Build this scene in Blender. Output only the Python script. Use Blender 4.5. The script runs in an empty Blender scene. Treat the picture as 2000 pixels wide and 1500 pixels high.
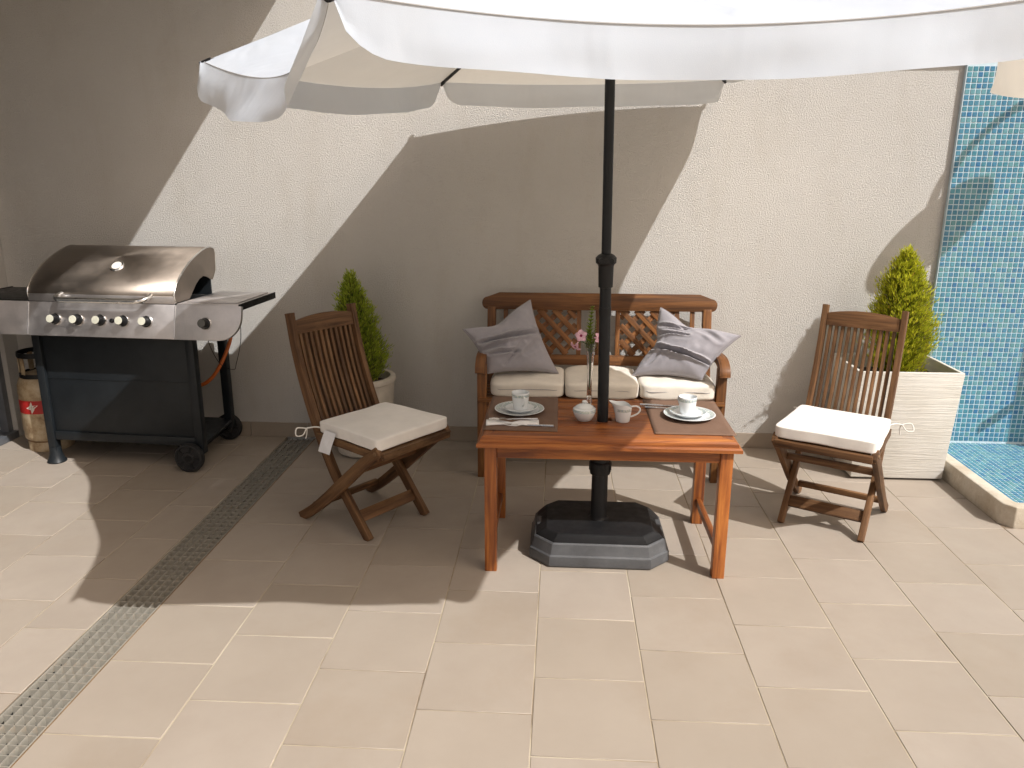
import bpy, bmesh, math, random
from mathutils import Vector, Matrix, noise
R = math.radians
sc = bpy.context.scene
col = sc.collection

# ------------------------------------------------------------------ camera
cam = bpy.data.cameras.new('camera'); camo = bpy.data.objects.new('camera', cam); col.objects.link(camo)
PITCH, ROLL, YAW, FPX = 0.26412066, -0.00358819, -0.06028773, 1531.043
cam.sensor_width = 36; cam.lens = FPX / 2000 * 36; cam.clip_start = .05; cam.clip_end = 500
cy, sy, cp, sp, cr, sr = (math.cos(YAW), math.sin(YAW), math.cos(PITCH), math.sin(PITCH), math.cos(ROLL), math.sin(ROLL))
fwd = Vector((sy * cp, cy * cp, -sp)); r0 = Vector((cy, -sy, 0)); d0 = fwd.cross(r0)
rgt = cr * r0 + sr * d0; dwn = -sr * r0 + cr * d0
camo.matrix_world = Matrix(((rgt.x, -dwn.x, -fwd.x, 0), (rgt.y, -dwn.y, -fwd.y, 0), (rgt.z, -dwn.z, -fwd.z, 1.5), (0, 0, 0, 1)))
sc.camera = camo

# ------------------------------------------------------------------ world, sun, exposure
SUN = Vector((1, -.77, 1.335)).normalized()          # direction towards the sun
world = bpy.data.worlds.new('World'); sc.world = world; world.use_nodes = True
wn = world.node_tree; bg = wn.nodes['Background']
sky = wn.nodes.new('ShaderNodeTexSky'); sky.sky_type = 'NISHITA'; sky.sun_disc = False
sky.sun_elevation = math.asin(SUN.z); sky.sun_rotation = math.atan2(SUN.x, SUN.y)
sky.air_density = .7; sky.dust_density = 6.0; sky.ozone_density = 0.0
tint = wn.nodes.new('ShaderNodeMix'); tint.data_type = 'RGBA'; tint.blend_type = 'MULTIPLY'; tint.inputs[0].default_value = 1
tint.inputs[7].default_value = (1.06, 1, .90, 1); wn.links.new(sky.outputs[0], tint.inputs[6]); wn.links.new(tint.outputs[2], bg.inputs[0]); bg.inputs[1].default_value = .095
sl = bpy.data.lights.new('sun', 'SUN'); sl.energy = 4.2; sl.angle = R(.53); sl.color = (1, .99, .97)
so = bpy.data.objects.new('sun', sl); col.objects.link(so); so.rotation_euler = SUN.to_track_quat('Z', 'Y').to_euler()
so.location = (6, -5, 9)
vs = sc.view_settings; vs.view_transform = 'Standard'; vs.look = 'None'; vs.gamma = 1; vs.use_curve_mapping = False; vs.exposure = .18
sc.cycles.max_bounces = 8; sc.cycles.diffuse_bounces = 4; sc.cycles.glossy_bounces = 3; sc.cycles.use_adaptive_sampling = True; sc.cycles.adaptive_threshold = .03; sc.cycles.caustics_reflective = False; sc.cycles.caustics_refractive = False
sc.cycles.use_denoising = True

# ------------------------------------------------------------------ materials
class NT:
    def __init__(s, name):
        m = bpy.data.materials.new(name); m.use_nodes = True; s.m = m; s.t = m.node_tree
        s.b = s.t.nodes['Principled BSDF']; s.out = s.t.nodes['Material Output']
    def n(s, typ, **kw):
        x = s.t.nodes.new(typ)
        for k, v in kw.items():
            if k.startswith('i_'):
                x.inputs[k[2:].replace('_', ' ')].default_value = v
            else: setattr(x, k, v)
        return x
    def l(s, a, b): s.t.links.new(a, b)
    def coord(s, kind='Object', scale=(1, 1, 1), attr=None, rnd=0):
        mp = s.n('ShaderNodeMapping'); mp.inputs['Scale'].default_value = scale
        if attr:
            a = s.n('ShaderNodeAttribute'); a.attribute_name = attr; src = a.outputs['Vector']
        else:
            a = s.n('ShaderNodeTexCoord'); src = a.outputs[kind]
        if rnd:
            oi = s.n('ShaderNodeObjectInfo'); va = s.n('ShaderNodeVectorMath', operation='MULTIPLY_ADD')
            va.inputs[1].default_value = (rnd, rnd * .7, rnd * .3); s.l(oi.outputs['Random'], va.inputs[0]); s.l(src, va.inputs[2]); src = va.outputs[0]
        s.l(src, mp.inputs['Vector']); return mp.outputs[0]
    def noise(s, vec, scale=5, detail=4, rough=.55, dist=0):
        x = s.n('ShaderNodeTexNoise'); x.inputs['Scale'].default_value = scale; x.inputs['Detail'].default_value = detail
        x.inputs['Roughness'].default_value = rough; x.inputs['Distortion'].default_value = dist; s.l(vec, x.inputs['Vector']); return x.outputs['Fac']
    def ramp(s, fac, stops, interp='LINEAR'):
        x = s.n('ShaderNodeValToRGB'); e = x.color_ramp.elements; x.color_ramp.interpolation = interp
        while len(e) < len(stops): e.new(.5)
        for q, (p, c) in zip(e, stops): q.position = p; q.color = (*c, 1) if len(c) == 3 else c
        s.l(fac, x.inputs[0]); return x.outputs[0]
    def mix(s, fac, a, b, mode='MIX'):
        x = s.n('ShaderNodeMix', data_type='RGBA', blend_type=mode)
        for sock, v in ((x.inputs['Factor'], fac), (x.inputs['A'], a), (x.inputs['B'], b)):
            pass
        f, A, B = x.inputs[0], x.inputs[6], x.inputs[7]
        for sock, v in ((f, fac), (A, a), (B, b)):
            if hasattr(v, 'links'): s.l(v, sock)
            elif isinstance(v, (int, float)): sock.default_value = v
            else: sock.default_value = (*v, 1)
        return x.outputs[2]
    def math(s, op, a, b=0.0, clamp=False):
        x = s.n('ShaderNodeMath', operation=op, use_clamp=clamp)
        for sock, v in ((x.inputs[0], a), (x.inputs[1], b)):
            if hasattr(v, 'links'): s.l(v, sock)
            else: sock.default_value = v
        return x.outputs[0]
    def bump(s, h, strength=.3, dist=.01, nrm=None):
        x = s.n('ShaderNodeBump'); x.inputs['Strength'].default_value = strength; x.inputs['Distance'].default_value = dist
        s.l(h, x.inputs['Height'])
        if nrm: s.l(nrm, x.inputs['Normal'])
        s.l(x.outputs[0], s.b.inputs['Normal']); return x.outputs[0]
    def set(s, color=None, rough=.5, metal=0, spec=.5):
        if color is not None:
            if hasattr(color, 'links'): s.l(color, s.b.inputs['Base Color'])
            else: s.b.inputs['Base Color'].default_value = (*color, 1)
        if hasattr(rough, 'links'): s.l(rough, s.b.inputs['Roughness'])
        else: s.b.inputs['Roughness'].default_value = rough
        s.b.inputs['Metallic'].default_value = metal; s.b.inputs['Specular IOR Level'].default_value = spec
        return s.m
def mapr(nt, v, a, b, c, d):
    x = nt.n('ShaderNodeMapRange'); nt.l(v, x.inputs[0])
    for i, q in enumerate((a, b, c, d)): x.inputs[i + 1].default_value = q
    return x.outputs[0]

M = {}
def plain(name, c, rough=.5, metal=0, spec=.5, var=.12, scale=12, bump=0, bscale=200, obj=False):
    t = NT(name); v = t.coord('Object', rnd=3); f = t.noise(v, scale, 5, .6)
    lo = tuple(x * (1 - var) for x in c); hi = tuple(min(1, x * (1 + var)) for x in c)
    cc = t.ramp(f, [(.3, lo), (.7, hi)])
    rr = mapr(t, t.noise(v, scale * 2.3, 3), .3, .7, max(.02, rough - .08), min(1, rough + .08))
    if bump: t.bump(t.noise(v, bscale, 3), bump, .002)
    M[name] = t.set(cc, rr, metal, spec)

# floor tile: beige porcelain, each tile a touch different
t = NT('floor_tile'); oi = t.n('ShaderNodeObjectInfo'); v = t.coord('Object', rnd=20)
f = t.noise(v, 3.0, 5, .6); f2 = t.noise(v, 260, 2)
c = t.ramp(f, [(.25, (.315, .268, .226)), (.75, (.375, .326, .279))])
c = t.mix(mapr(t, oi.outputs['Random'], 0, 1, .0, .55), c, (.295, .25, .20))
st = t.noise(t.coord('Object', rnd=7), 1.6, 6, .7); c = t.mix(mapr(t, st, .54, .78, 0, .4), c, (.27, .21, .155))
spk = t.noise(v, 38, 4, .75); c = t.mix(mapr(t, spk, .68, .78, 0, .35), c, (.3, .22, .16))
t.bump(f2, .06, .001); M['floor_tile'] = t.set(c, mapr(t, t.noise(v, 9, 4), .3, .7, .42, .62), 0, .35)
t = NT('grout'); v = t.coord('Object'); f = t.noise(v, 1.1, 5, .65)
c = t.ramp(f, [(.38, (.19, .145, .10)), (.5, (.40, .34, .25)), (.64, (.52, .47, .375))])
M['grout'] = t.set(c, .9)
# plaster
t = NT('plaster'); v = t.coord('Object'); f = t.noise(v, .9, 5, .6)
c = t.ramp(f, [(.3, (.575, .555, .525)), (.7, (.63, .612, .585))])
g = t.noise(t.coord('Object', (1.6, 1, .5)), 2.6, 6, .7); c = t.mix(mapr(t, g, .5, .8, 0, .30), c, (.44, .39, .32))
n1 = t.noise(v, 165, 3, .6, .6); n2 = t.noise(v, 330, 1, .6)
h = t.math('ADD', t.math('MULTIPLY', n1, 1.0), t.math('MULTIPLY', n2, .35))
pit = t.n('ShaderNodeTexVoronoi'); pit.inputs['Scale'].default_value = 17; t.l(v, pit.inputs['Vector'])
h = t.math('SUBTRACT', h, mapr(t, pit.outputs['Distance'], .0, .06, .5, 0))
t.bump(h, 1.0, .0085); M['plaster'] = t.set(c, .92, 0, .2)
plain('skirting', (.30, .25, .20), .55, var=.08, scale=5)
# mosaic
t = NT('mosaic'); ge = t.n('ShaderNodeNewGeometry'); ri = ge.outputs['Random Per Island']
c = t.ramp(ri, [(0, (.04, .16, .28)), (.12, (.045, .18, .28)), (.25, (.06, .20, .30)), (.38, (.075, .25, .33)), (.5, (.05, .20, .27)), (.62, (.12, .28, .33)), (.75, (.09, .24, .27)), (.85, (.045, .185, .31)), (.97, (.025, .13, .29)), (1, (.20, .27, .32))], 'CONSTANT')
v = t.coord('Object'); f = t.noise(v, 90, 4, .7); c = t.mix(mapr(t, f, .35, .7, 0, .3), c, (.18, .37, .43))
M['mosaic'] = t.set(c, .22, 0, .5)
plain('mosaic_grout', (.54, .66, .73), .85, var=.08, scale=30)
t = NT('curb'); v = t.coord('Object'); f = t.noise(v, 7, 6, .7)
c = t.ramp(f, [(.3, (.42, .35, .26)), (.6, (.58, .53, .45))]); sepz = t.n('ShaderNodeSeparateXYZ'); t.l(v, sepz.inputs[0])
t.bump(t.noise(v, 60, 5, .65), .5, .006); M['curb'] = t.set(c, .85)
# planter
t = NT('planter'); v = t.coord('Object', (3.5, 3.5, 95)); h = t.noise(v, 1.0, 4, .6, .9)
c = t.ramp(t.noise(t.coord('Object'), 6, 5), [(.3, (.57, .545, .49)), (.7, (.65, .63, .585))])
c = t.mix(mapr(t, h, .2, .42, .35, 0), c, (.42, .37, .29)); t.bump(h, .5, .009); M['planter'] = t.set(c, .75, 0, .3)
plain('pot', (.58, .53, .46), .85, var=.14, scale=14, bump=.35, bscale=60)
plain('soil', (.06, .04, .025), .95, var=.4, scale=60, bump=.8, bscale=80)
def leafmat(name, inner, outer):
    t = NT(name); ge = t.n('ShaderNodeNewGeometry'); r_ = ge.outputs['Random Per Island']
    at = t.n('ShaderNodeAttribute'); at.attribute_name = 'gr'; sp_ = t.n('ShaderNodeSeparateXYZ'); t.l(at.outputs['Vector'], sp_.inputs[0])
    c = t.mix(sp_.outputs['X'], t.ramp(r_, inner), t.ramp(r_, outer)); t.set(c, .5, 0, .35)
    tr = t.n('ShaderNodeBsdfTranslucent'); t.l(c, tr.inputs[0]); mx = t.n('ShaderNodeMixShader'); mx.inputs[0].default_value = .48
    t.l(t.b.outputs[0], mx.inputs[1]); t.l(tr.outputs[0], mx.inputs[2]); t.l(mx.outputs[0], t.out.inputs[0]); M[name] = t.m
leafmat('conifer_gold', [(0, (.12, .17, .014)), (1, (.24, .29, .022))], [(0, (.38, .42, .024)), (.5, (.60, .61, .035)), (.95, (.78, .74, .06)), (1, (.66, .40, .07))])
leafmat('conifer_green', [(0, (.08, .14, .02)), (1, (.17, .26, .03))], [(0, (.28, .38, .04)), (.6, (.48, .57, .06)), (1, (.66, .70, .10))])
plain('bark', (.12, .075, .045), .9, var=.3, scale=50)
# woods (grain along attribute x)
def wood(name, dark, mid, light, rough, spec=.5, coat=0, wear=None):
    t = NT(name); v = t.coord(attr='gr', scale=(2.2, 42, 42), rnd=9); f = t.noise(v, 1.0, 6, .62, .9)
    v2 = t.coord(attr='gr', scale=(.9, 7, 7), rnd=5); f2 = t.noise(v2, 1.3, 4, .6, 1.2)
    c = t.ramp(f, [(.34, dark), (.5, mid), (.68, light)]); c = t.mix(mapr(t, f2, .3, .72, 0, .55), c, dark)
    oi = t.n('ShaderNodeObjectInfo'); hs = t.n('ShaderNodeHueSaturation'); t.l(c, hs.inputs['Color'])
    t.l(mapr(t, oi.outputs['Random'], 0, 1, .78, 1.2), hs.inputs['Value']); c = hs.outputs[0]
    if wear:
        w = t.noise(t.coord(attr='gr', scale=(1, 3, 3), rnd=4), 3.2, 5, .7); c = t.mix(mapr(t, w, .5, .75, 0, .6), c, wear)
    t.bump(f, .12, .002); m = t.set(c, mapr(t, f2, .3, .7, rough - .08, rough + .1), 0, spec)
    if coat: t.b.inputs['Coat Weight'].default_value = coat; t.b.inputs['Coat Roughness'].default_value = .22
    M[name] = m
wood('wood_table', (.105, .027, .008), (.285, .088, .019), (.46, .168, .036), .42, .4, .10)
wood('wood_bench', (.075, .030, .010), (.185, .073, .022), (.34, .150, .046), .5, .35, .05)
wood('wood_chair', (.05, .023, .010), (.135, .066, .028), (.26, .135, .060), .55, .3, 0, (.25, .145, .07))
# fabrics
def fabric(name, c, var=.06, weave=700, rough=.9, sheen=.15):
    t = NT(name); v = t.coord('Object', rnd=3); f = t.noise(v, 9, 5, .6)
    cc = t.ramp(f, [(.3, tuple(x * (1 - var) for x in c)), (.7, tuple(min(1, x * (1 + var)) for x in c))])
    h = t.math('ADD', t.noise(v, weave, 2), t.math('MULTIPLY', t.noise(v, 26, 3), 1.6)); t.bump(h, .16, .003)
    t.b.inputs['Sheen Weight'].default_value = sheen; M[name] = t.set(cc, rough, 0, .15)
fabric('white_cushion', (.80, .775, .74)); fabric('cream_cushion', (.70, .655, .585), .07); fabric('grey_pillow', (.30, .288, .315), .10, sheen=.3)
fabric('piping', (.30, .28, .29)); fabric('napkin', (.8, .79, .80))
t = NT('canopy'); v = t.coord('Object'); f = t.noise(v, 5, 4)
c = t.ramp(f, [(.3, (.635, .71, .82)), (.7, (.69, .765, .87))]); t.bump(t.math('ADD', t.noise(t.coord('Object', (1, 1, .45)), 6, 2, .5, .5), t.math('MULTIPLY', t.noise(v, 600, 1), .02)), .24, .05)
t.set(c, .85, 0, .15); tr = t.n('ShaderNodeBsdfTranslucent'); tr.inputs[0].default_value = (.74, .66, .54, 1)
mx = t.n('ShaderNodeMixShader'); mx.inputs[0].default_value = .36; mx.inputs[0].default_value = .34; t.l(t.b.outputs[0], mx.inputs[1]); t.l(tr.outputs[0], mx.inputs[2]); t.l(mx.outputs[0], t.out.inputs[0]); M['canopy'] = t.m
plain('seam', (.45, .44, .43), .9)
plain('placemat', (.155, .090, .060), .8, var=.06, scale=8, bump=.25, bscale=420)
plain('porcelain', (.74, .77, .79), .14, var=.02)
t = NT('china_band'); v = t.coord('Object'); f = t.noise(v, 130, 3, .7)
M['china_band'] = t.set(t.ramp(f, [(.40, (.70, .72, .70)), (.5, (.42, .50, .44)), (.56, (.30, .38, .48)), (.66, (.70, .71, .70))]), .18)
plain('cutlery', (.62, .60, .58), .2, 1)
t = NT('glass'); g = t.n('ShaderNodeBsdfGlass'); g.inputs['IOR'].default_value = 1.48; g.inputs['Roughness'].default_value = .01; t.l(g.outputs[0], t.out.inputs[0]); M['glass'] = t.m
plain('petal', (.80, .50, .60), .6, var=.18, scale=40); plain('petal_eye', (.25, .012, .07), .6); plain('stem', (.09, .16, .03), .6); plain('bud_spike', (.33, .26, .06), .7)
plain('black_plastic', (.010, .010, .011), .5, var=.25, spec=.3); plain('pole_metal', (.009, .010, .012), .45, var=.2, spec=.3)
t = NT('base_plastic'); v = t.coord('Object'); f = t.noise(v, 5, 6, .7)
c = t.ramp(f, [(.35, (.055, .056, .060)), (.62, (.085, .087, .092)), (.78, (.17, .17, .175))]); sc_ = t.noise(t.coord('Object', (4, 60, 60)), 2, 4, .7)
c = t.mix(mapr(t, sc_, .62, .8, 0, .4), c, (.28, .28, .28)); M['base_plastic'] = t.set(c, .5)
def steel(name, c, rough, axis=(3, 260, 260)):
    t = NT(name); v = t.coord('Object', axis); f = t.noise(v, 1, 4, .6); v2 = t.coord('Object'); st = t.noise(v2, 5, 6, .7)
    cc = t.ramp(st, [(.3, tuple(x * .72 for x in c)), (.7, c)]); rr = t.math('ADD', mapr(t, f, .3, .7, rough - .05, rough + .08), mapr(t, st, .4, .75, 0, .16))
    t.bump(f, .05, .001); t.b.inputs['Anisotropic'].default_value = .5; M[name] = t.set(cc, rr, 1)
steel('steel', (.70, .67, .67), .38); steel('steel_lid', (.33, .285, .245), .42); plain('chrome', (.80, .80, .79), .2, 1, var=.03)
plain('knob_face', (.62, .62, .52), .35, .0); plain('knob_face_shaded', (.09, .09, .085), .4)
plain('grill_paint', (.013, .016, .019), .42, var=.2, spec=.3); plain('grill_black', (.008, .008, .009), .5, spec=.3); plain('rubber', (.012, .012, .013), .7)
t = NT('galvanised'); v = t.coord('Object'); f = t.noise(v, 14, 5, .7); c = t.ramp(f, [(.3, (.225, .21, .18)), (.55, (.31, .29, .25)), (.78, (.27, .20, .135))])
M['galvanised'] = t.set(c, .6, .1, .25); plain('drain_dark', (.02, .018, .016), .9); plain('rust_frame', (.20, .12, .06), .7, .2, var=.4, scale=20)
t = NT('gas_paint'); v = t.coord('Object'); f = t.noise(v, 9, 6, .75); sx_ = t.n('ShaderNodeSeparateXYZ'); t.l(v, sx_.inputs[0])
c = t.ramp(f, [(.34, (.20, .12, .06)), (.5, (.42, .32, .20)), (.66, (.54, .45, .32))]); M['gas_paint'] = t.set(c, .55, .1)
plain('gas_red', (.42, .02, .018), .5, var=.15); plain('gas_white', (.75, .72, .66), .5); plain('hose_orange', (.62, .15, .03), .5)
plain('alu_frame', (.17, .18, .20), .4, .4); plain('pane_glass', (.03, .035, .04), .06, 0, .6); plain('concrete', (.55, .51, .45), .9, var=.08)
plain('paper_tag', (.78, .79, .82), .7); plain('cord', (.7, .68, .64), .9)

# ------------------------------------------------------------------ builders
class MB:
    def __init__(s): s.v = []; s.f = []; s.gr = []
    def add(s, vs_, fs, gr=None):
        o = len(s.v); s.v += [tuple(p) for p in vs_]; s.f += [tuple(o + i for i in f) for f in fs]
        s.gr += [tuple(g) for g in (gr or vs_)]; return s
    def box(s, x0, x1, y0, y1, z0, z1):
        return s.add([(x, y, z) for x in (x0, x1) for y in (y0, y1) for z in (z0, z1)],
                     [(0, 1, 3, 2), (4, 6, 7, 5), (0, 4, 5, 1), (2, 3, 7, 6), (0, 2, 6, 4), (1, 5, 7, 3)])
    def tube(s, pts, r, n=10, cap=True):
        pts = [Vector(p) for p in pts]; rs = r if isinstance(r, (list, tuple)) else [r] * len(pts)
        vv = []; ff = []; up = None; gl = []; acc = 0
        for i, p in enumerate(pts):
            d = (pts[min(i + 1, len(pts) - 1)] - pts[max(i - 1, 0)]).normalized()
            if up is None: up = Vector((0, 0, 1)) if abs(d.z) < .9 else Vector((1, 0, 0))
            a = d.cross(up).normalized(); b = a.cross(d).normalized(); up = b
            if i: acc += (p - pts[i - 1]).length
            for k in range(n):
                q = 2 * math.pi * k / n; vv.append(p + rs[i] * (math.cos(q) * a + math.sin(q) * b)); gl.append((acc, math.cos(q) * rs[i], math.sin(q) * rs[i]))
        for i in range(len(pts) - 1):
            for k in range(n):
                k2 = (k + 1) % n; ff.append((i * n + k, i * n + k2, (i + 1) * n + k2, (i + 1) * n + k))
        if cap: ff.append(tuple(range(n - 1, -1, -1))); ff.append(tuple((len(pts) - 1) * n + k for k in range(n)))
        return s.add(vv, ff, gl)
    def lathe(s, prof, n=40, c=(0, 0, 0), closed=False):
        vv = []; ff = []
        for r, z in prof:
            for k in range(n):
                q = 2 * math.pi * k / n; vv.append((c[0] + r * math.cos(q), c[1] + r * math.sin(q), c[2] + z))
        m = len(prof)
        for i in range(m - 1 + (1 if closed else 0)):
            j = (i + 1) % m
            for k in range(n):
                k2 = (k + 1) % n; ff.append((i * n + k, i * n + k2, j * n + k2, j * n + k))
        return s.add(vv, ff)
    def prism(s, poly, axis, a, b):
        # poly of 2D points, extruded along axis ('x','y','z') from a to b
        def P(u, w, t):
            return {'x': (t, u, w), 'y': (u, t, w), 'z': (u, w, t)}[axis]
        n = len(poly)
        return s.add([P(u, w, a) for u, w in poly] + [P(u, w, b) for u, w in poly],
                     [tuple(range(n))[::-1], tuple(range(n, 2 * n))] + [(i, (i + 1) % n, n + (i + 1) % n, n + i) for i in range(n)])
    def grid(s, fn, nu, nv, flip=False):
        vv = [fn(i / nu, j / nv) for j in range(nv + 1) for i in range(nu + 1)]; w = nu + 1
        ff = [(j * w + i, j * w + i + 1, (j + 1) * w + i + 1, (j + 1) * w + i) for j in range(nv) for i in range(nu)]
        return s.add(vv, [f[::-1] for f in ff] if flip else ff)
    def mesh(s, name, smooth=False, bev=0, seg=2, fix=True, angle=40):
        me = bpy.data.meshes.new(name); me.from_pydata(s.v, [], s.f)
        a = me.attributes.new('gr', 'FLOAT_VECTOR', 'POINT'); a.data.foreach_set('vector', [x for g in s.gr for x in g])
        bm = bmesh.new(); bm.from_mesh(me)
        if fix: bmesh.ops.recalc_face_normals(bm, faces=bm.faces)
        if bev:
            es = [e for e in bm.edges if len(e.link_faces) == 2 and e.calc_face_angle(0) > R(30)]
            bmesh.ops.bevel(bm, geom=es, offset=bev, segments=seg, affect='EDGES', profile=.6, clamp_overlap=True)
        if smooth or bev:
            for f in bm.faces: f.smooth = True
            for e in bm.edges:
                if len(e.link_faces) == 2 and e.calc_face_angle(0) > R(angle): e.smooth = False
        bm.to_mesh(me); bm.free(); return me
    def build(s, name, mat, parent=None, smooth=False, bev=0, loc=None, rot=None, **k):
        return link(name, s.mesh(name, smooth, bev, **k), mat, parent, loc, rot)
def link(name, me, mat, parent=None, loc=None, rot=None, mw=None):
    o = bpy.data.objects.new(name, me); col.objects.link(o)
    if mat and not me.materials: me.materials.append(M[mat])
    if parent: o.parent = parent
    if mw is not None: o.matrix_local = mw
    if loc is not None: o.location = loc
    if rot is not None: o.rotation_euler = rot
    return o
def tag(o, label=None, cat=None, group=None, kind=None):
    for k, v in (('label', label), ('category', cat), ('group', group), ('kind', kind)):
        if v: o[k] = v
    return o
def empty(name, loc=(0, 0, 0), rz=0, label=None, cat=None, group=None):
    o = bpy.data.objects.new(name, None); col.objects.link(o); o.location = loc; o.rotation_euler = (0, 0, rz); o.empty_display_size = .1
    return tag(o, label, cat, group)
def beam(name, p0, p1, w, h, mat, parent=None, up=(0, 0, 1), bev=.003):
    # a board from p0 to p1; w across (sideways), h along 'up'
    p0, p1 = Vector(p0), Vector(p1); x = (p1 - p0); L = x.length; x.normalize(); up = Vector(up)
    y = up.cross(x).normalized(); z = x.cross(y)
    mw = Matrix(((x.x, y.x, z.x, 0), (x.y, y.y, z.y, 0), (x.z, y.z, z.z, 0), (0, 0, 0, 1))); mw.translation = (p0 + p1) / 2
    me = MB().box(-L / 2, L / 2, -w / 2, w / 2, -h / 2, h / 2).mesh(name, bev=min(bev, w * .3, h * .3), seg=2)
    return link(name, me, mat, parent, mw=mw)
def cat_rom(pts, n):
    P = [Vector(p) for p in pts]; out = []
    for i in range(len(P) - 1):
        a = P[max(i - 1, 0)]; b = P[i]; c = P[i + 1]; d = P[min(i + 2, len(P) - 1)]
        for k in range(n):
            t = k / n; out.append(.5 * ((2 * b) + (c - a) * t + (2 * a - 5 * b + 4 * c - d) * t * t + (3 * b - a - 3 * c + d) * t ** 3))
    return out + [P[-1]]
def curved(pts_yz, widths, x0, x1, mat, name, parent, n=8, bev=.004):
    # a curved board in the y-z plane between x0 and x1 (thickness along x)
    P = cat_rom([(y, z, 0) for y, z in pts_yz], n); ws = [widths] * len(P) if not isinstance(widths, (list, tuple)) else [widths[min(int(i / (len(P) - 1) * (len(widths) - 1)), len(widths) - 2)] * (1 - (i / (len(P) - 1) * (len(widths) - 1)) % 1) + widths[min(int(i / (len(P) - 1) * (len(widths) - 1)) + 1, len(widths) - 1)] * ((i / (len(P) - 1) * (len(widths) - 1)) % 1) for i in range(len(P))]
    vv = []; gl = []; ff = []; acc = 0
    for i, p in enumerate(P):
        d = (P[min(i + 1, len(P) - 1)] - P[max(i - 1, 0)]).normalized(); nrm = Vector((-d.y, d.x, 0)); w = ws[i] / 2
        if i: acc += (p - P[i - 1]).length
        for sx in (x0, x1):
            for sw in (-w, w) if sx == x0 else (w, -w):
                q = p + nrm * sw; vv.append((sx, q.x, q.y)); gl.append((acc, sx, sw))
    for i in range(len(P) - 1):
        for k in range(4): k2 = (k + 1) % 4; ff.append((i * 4 + k, i * 4 + k2, i * 4 + 4 + k2, i * 4 + 4 + k))
    ff += [(3, 2, 1, 0), tuple(len(vv) - 4 + k for k in range(4))]
    mb = MB().add(vv, ff, gl); return link(name, mb.mesh(name, bev=bev, seg=2, angle=35), mat, parent)
def copy_tree(o, parent=None):
    c = o.copy(); col.objects.link(c); c.parent = parent
    for ch in list(o.children): copy_tree(ch, c)
    return c
def soft_box(sx, sy, sz, e=7, n=14, bulge=.0, seed=0, amp=.0, taper=0, dimples=0):
    bm = bmesh.new(); bmesh.ops.create_cube(bm, size=2); bmesh.ops.subdivide_edges(bm, edges=bm.edges, cuts=n, use_grid_fill=True)
    for vtx in bm.verts:
        p = vtx.co.copy(); m = (abs(p.x) ** e + abs(p.y) ** e + abs(p.z) ** (e * .8)) ** (1 / e)
        q = p / max(m, 1e-6) if m > 1 else p
        q = Vector((p.x / max(m, .001) if m > 1 else p.x, p.y / max(m, .001) if m > 1 else p.y, p.z / max(m, .001) if m > 1 else p.z))
        k = (1 - min(1, q.x * q.x)) * (1 - min(1, q.y * q.y)); z = q.z * sz / 2 + (bulge * k ** .6 * (1 if q.z > 0 else .2) * (1 if q.z >= 0 else -1))
        x = q.x * sx / 2 * (1 + taper * q.y); y = q.y * sy / 2
        if dimples and q.z > 0:
            for dx in (-.5, 0, .5):
                for dy in (-.45, .45): z -= dimples * math.exp(-(((q.x - dx) ** 2 + (q.y - dy) ** 2) / .03))
        nn = noise.noise_vector(Vector((x * 9 + seed, y * 9, z * 9))) * amp
        vtx.co = (x + nn.x, y + nn.y, z + nn.z)
    me = bpy.data.meshes.new('soft'); 
    for f in bm.faces: f.smooth = True
    bm.to_mesh(me); bm.free(); return me

# ------------------------------------------------------------------ ground and floor
WY = 4.262; TW = .33674; GAP = .0042
gr = MB().box(-40, 40, -40, 40, -.30, -.20).build('ground', 'concrete'); tag(gr, kind='structure')
floor = MB().add([(-3.13, -5, -.0022), (3.6, -5, -.0022), (3.6, WY, -.0022), (-3.13, WY, -.0022), (-1.572, -5, -.0022), (-1.402, -5, -.0022), (-1.572, WY, -.0022), (-1.402, WY, -.0022)],
                 [(0, 4, 6, 3), (5, 1, 2, 7)]).build('patio_floor', 'grout', fix=False); tag(floor, kind='structure')
random.seed(4)
tile_cache = {}
def tile_mesh(w, d):
    k = (round(w, 3), round(d, 3))
    if k not in tile_cache: tile_cache[k] = MB().box(-w / 2, w / 2, -d / 2, d / 2, -.010, 0).mesh('tile', bev=.0012, seg=1)
    return tile_cache[k]
far = MB()
cols_ = []
x = -1.4015; k = -1
while x < 3.4: cols_.append((x, x + TW, 1.755 if k % 2 else 1.921)); x += TW; k += 1
cols_.append((-1.795, -1.573, 2.25)); x = -1.795; k = 0
while x > -3.12:
    cols_.append((max(-3.127, x - TW), x, 2.25 + (.168 if k % 2 == 0 else 0))); x -= TW; k += 1
for xa, xb, y0 in cols_:
    y = y0 - 20 * TW
    while y < WY - .01:
        ya, yb = y, min(y + TW, WY - .002); y += TW
        parts = [(xa, xb, ya, yb)]
        if xb > 1.97 and yb > 3.285:                       # the shower tray takes the rest
            parts = []
            if ya < 3.27: parts.append((xa, xb, ya, 3.28))
            if xa < 1.95: parts.append((xa, 1.965, max(ya, 3.284) if ya < 3.27 else ya, yb))
        for a, b, c_, d_ in parts:
            if b - a < .02 or d_ - c_ < .02 or d_ < -5: continue
            if c_ > .75:
                o = link('tile', tile_mesh(b - a - GAP, d_ - c_ - GAP), 'floor_tile', floor, loc=((a + b) / 2, (c_ + d_) / 2, random.uniform(-.0006, .0006)))
            else: far.box(a + GAP / 2, b - GAP / 2, c_ + GAP / 2, d_ - GAP / 2, -.010, 0)
o = far.build('tile_field', 'floor_tile', floor); tag(o, kind='stuff')

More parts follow.
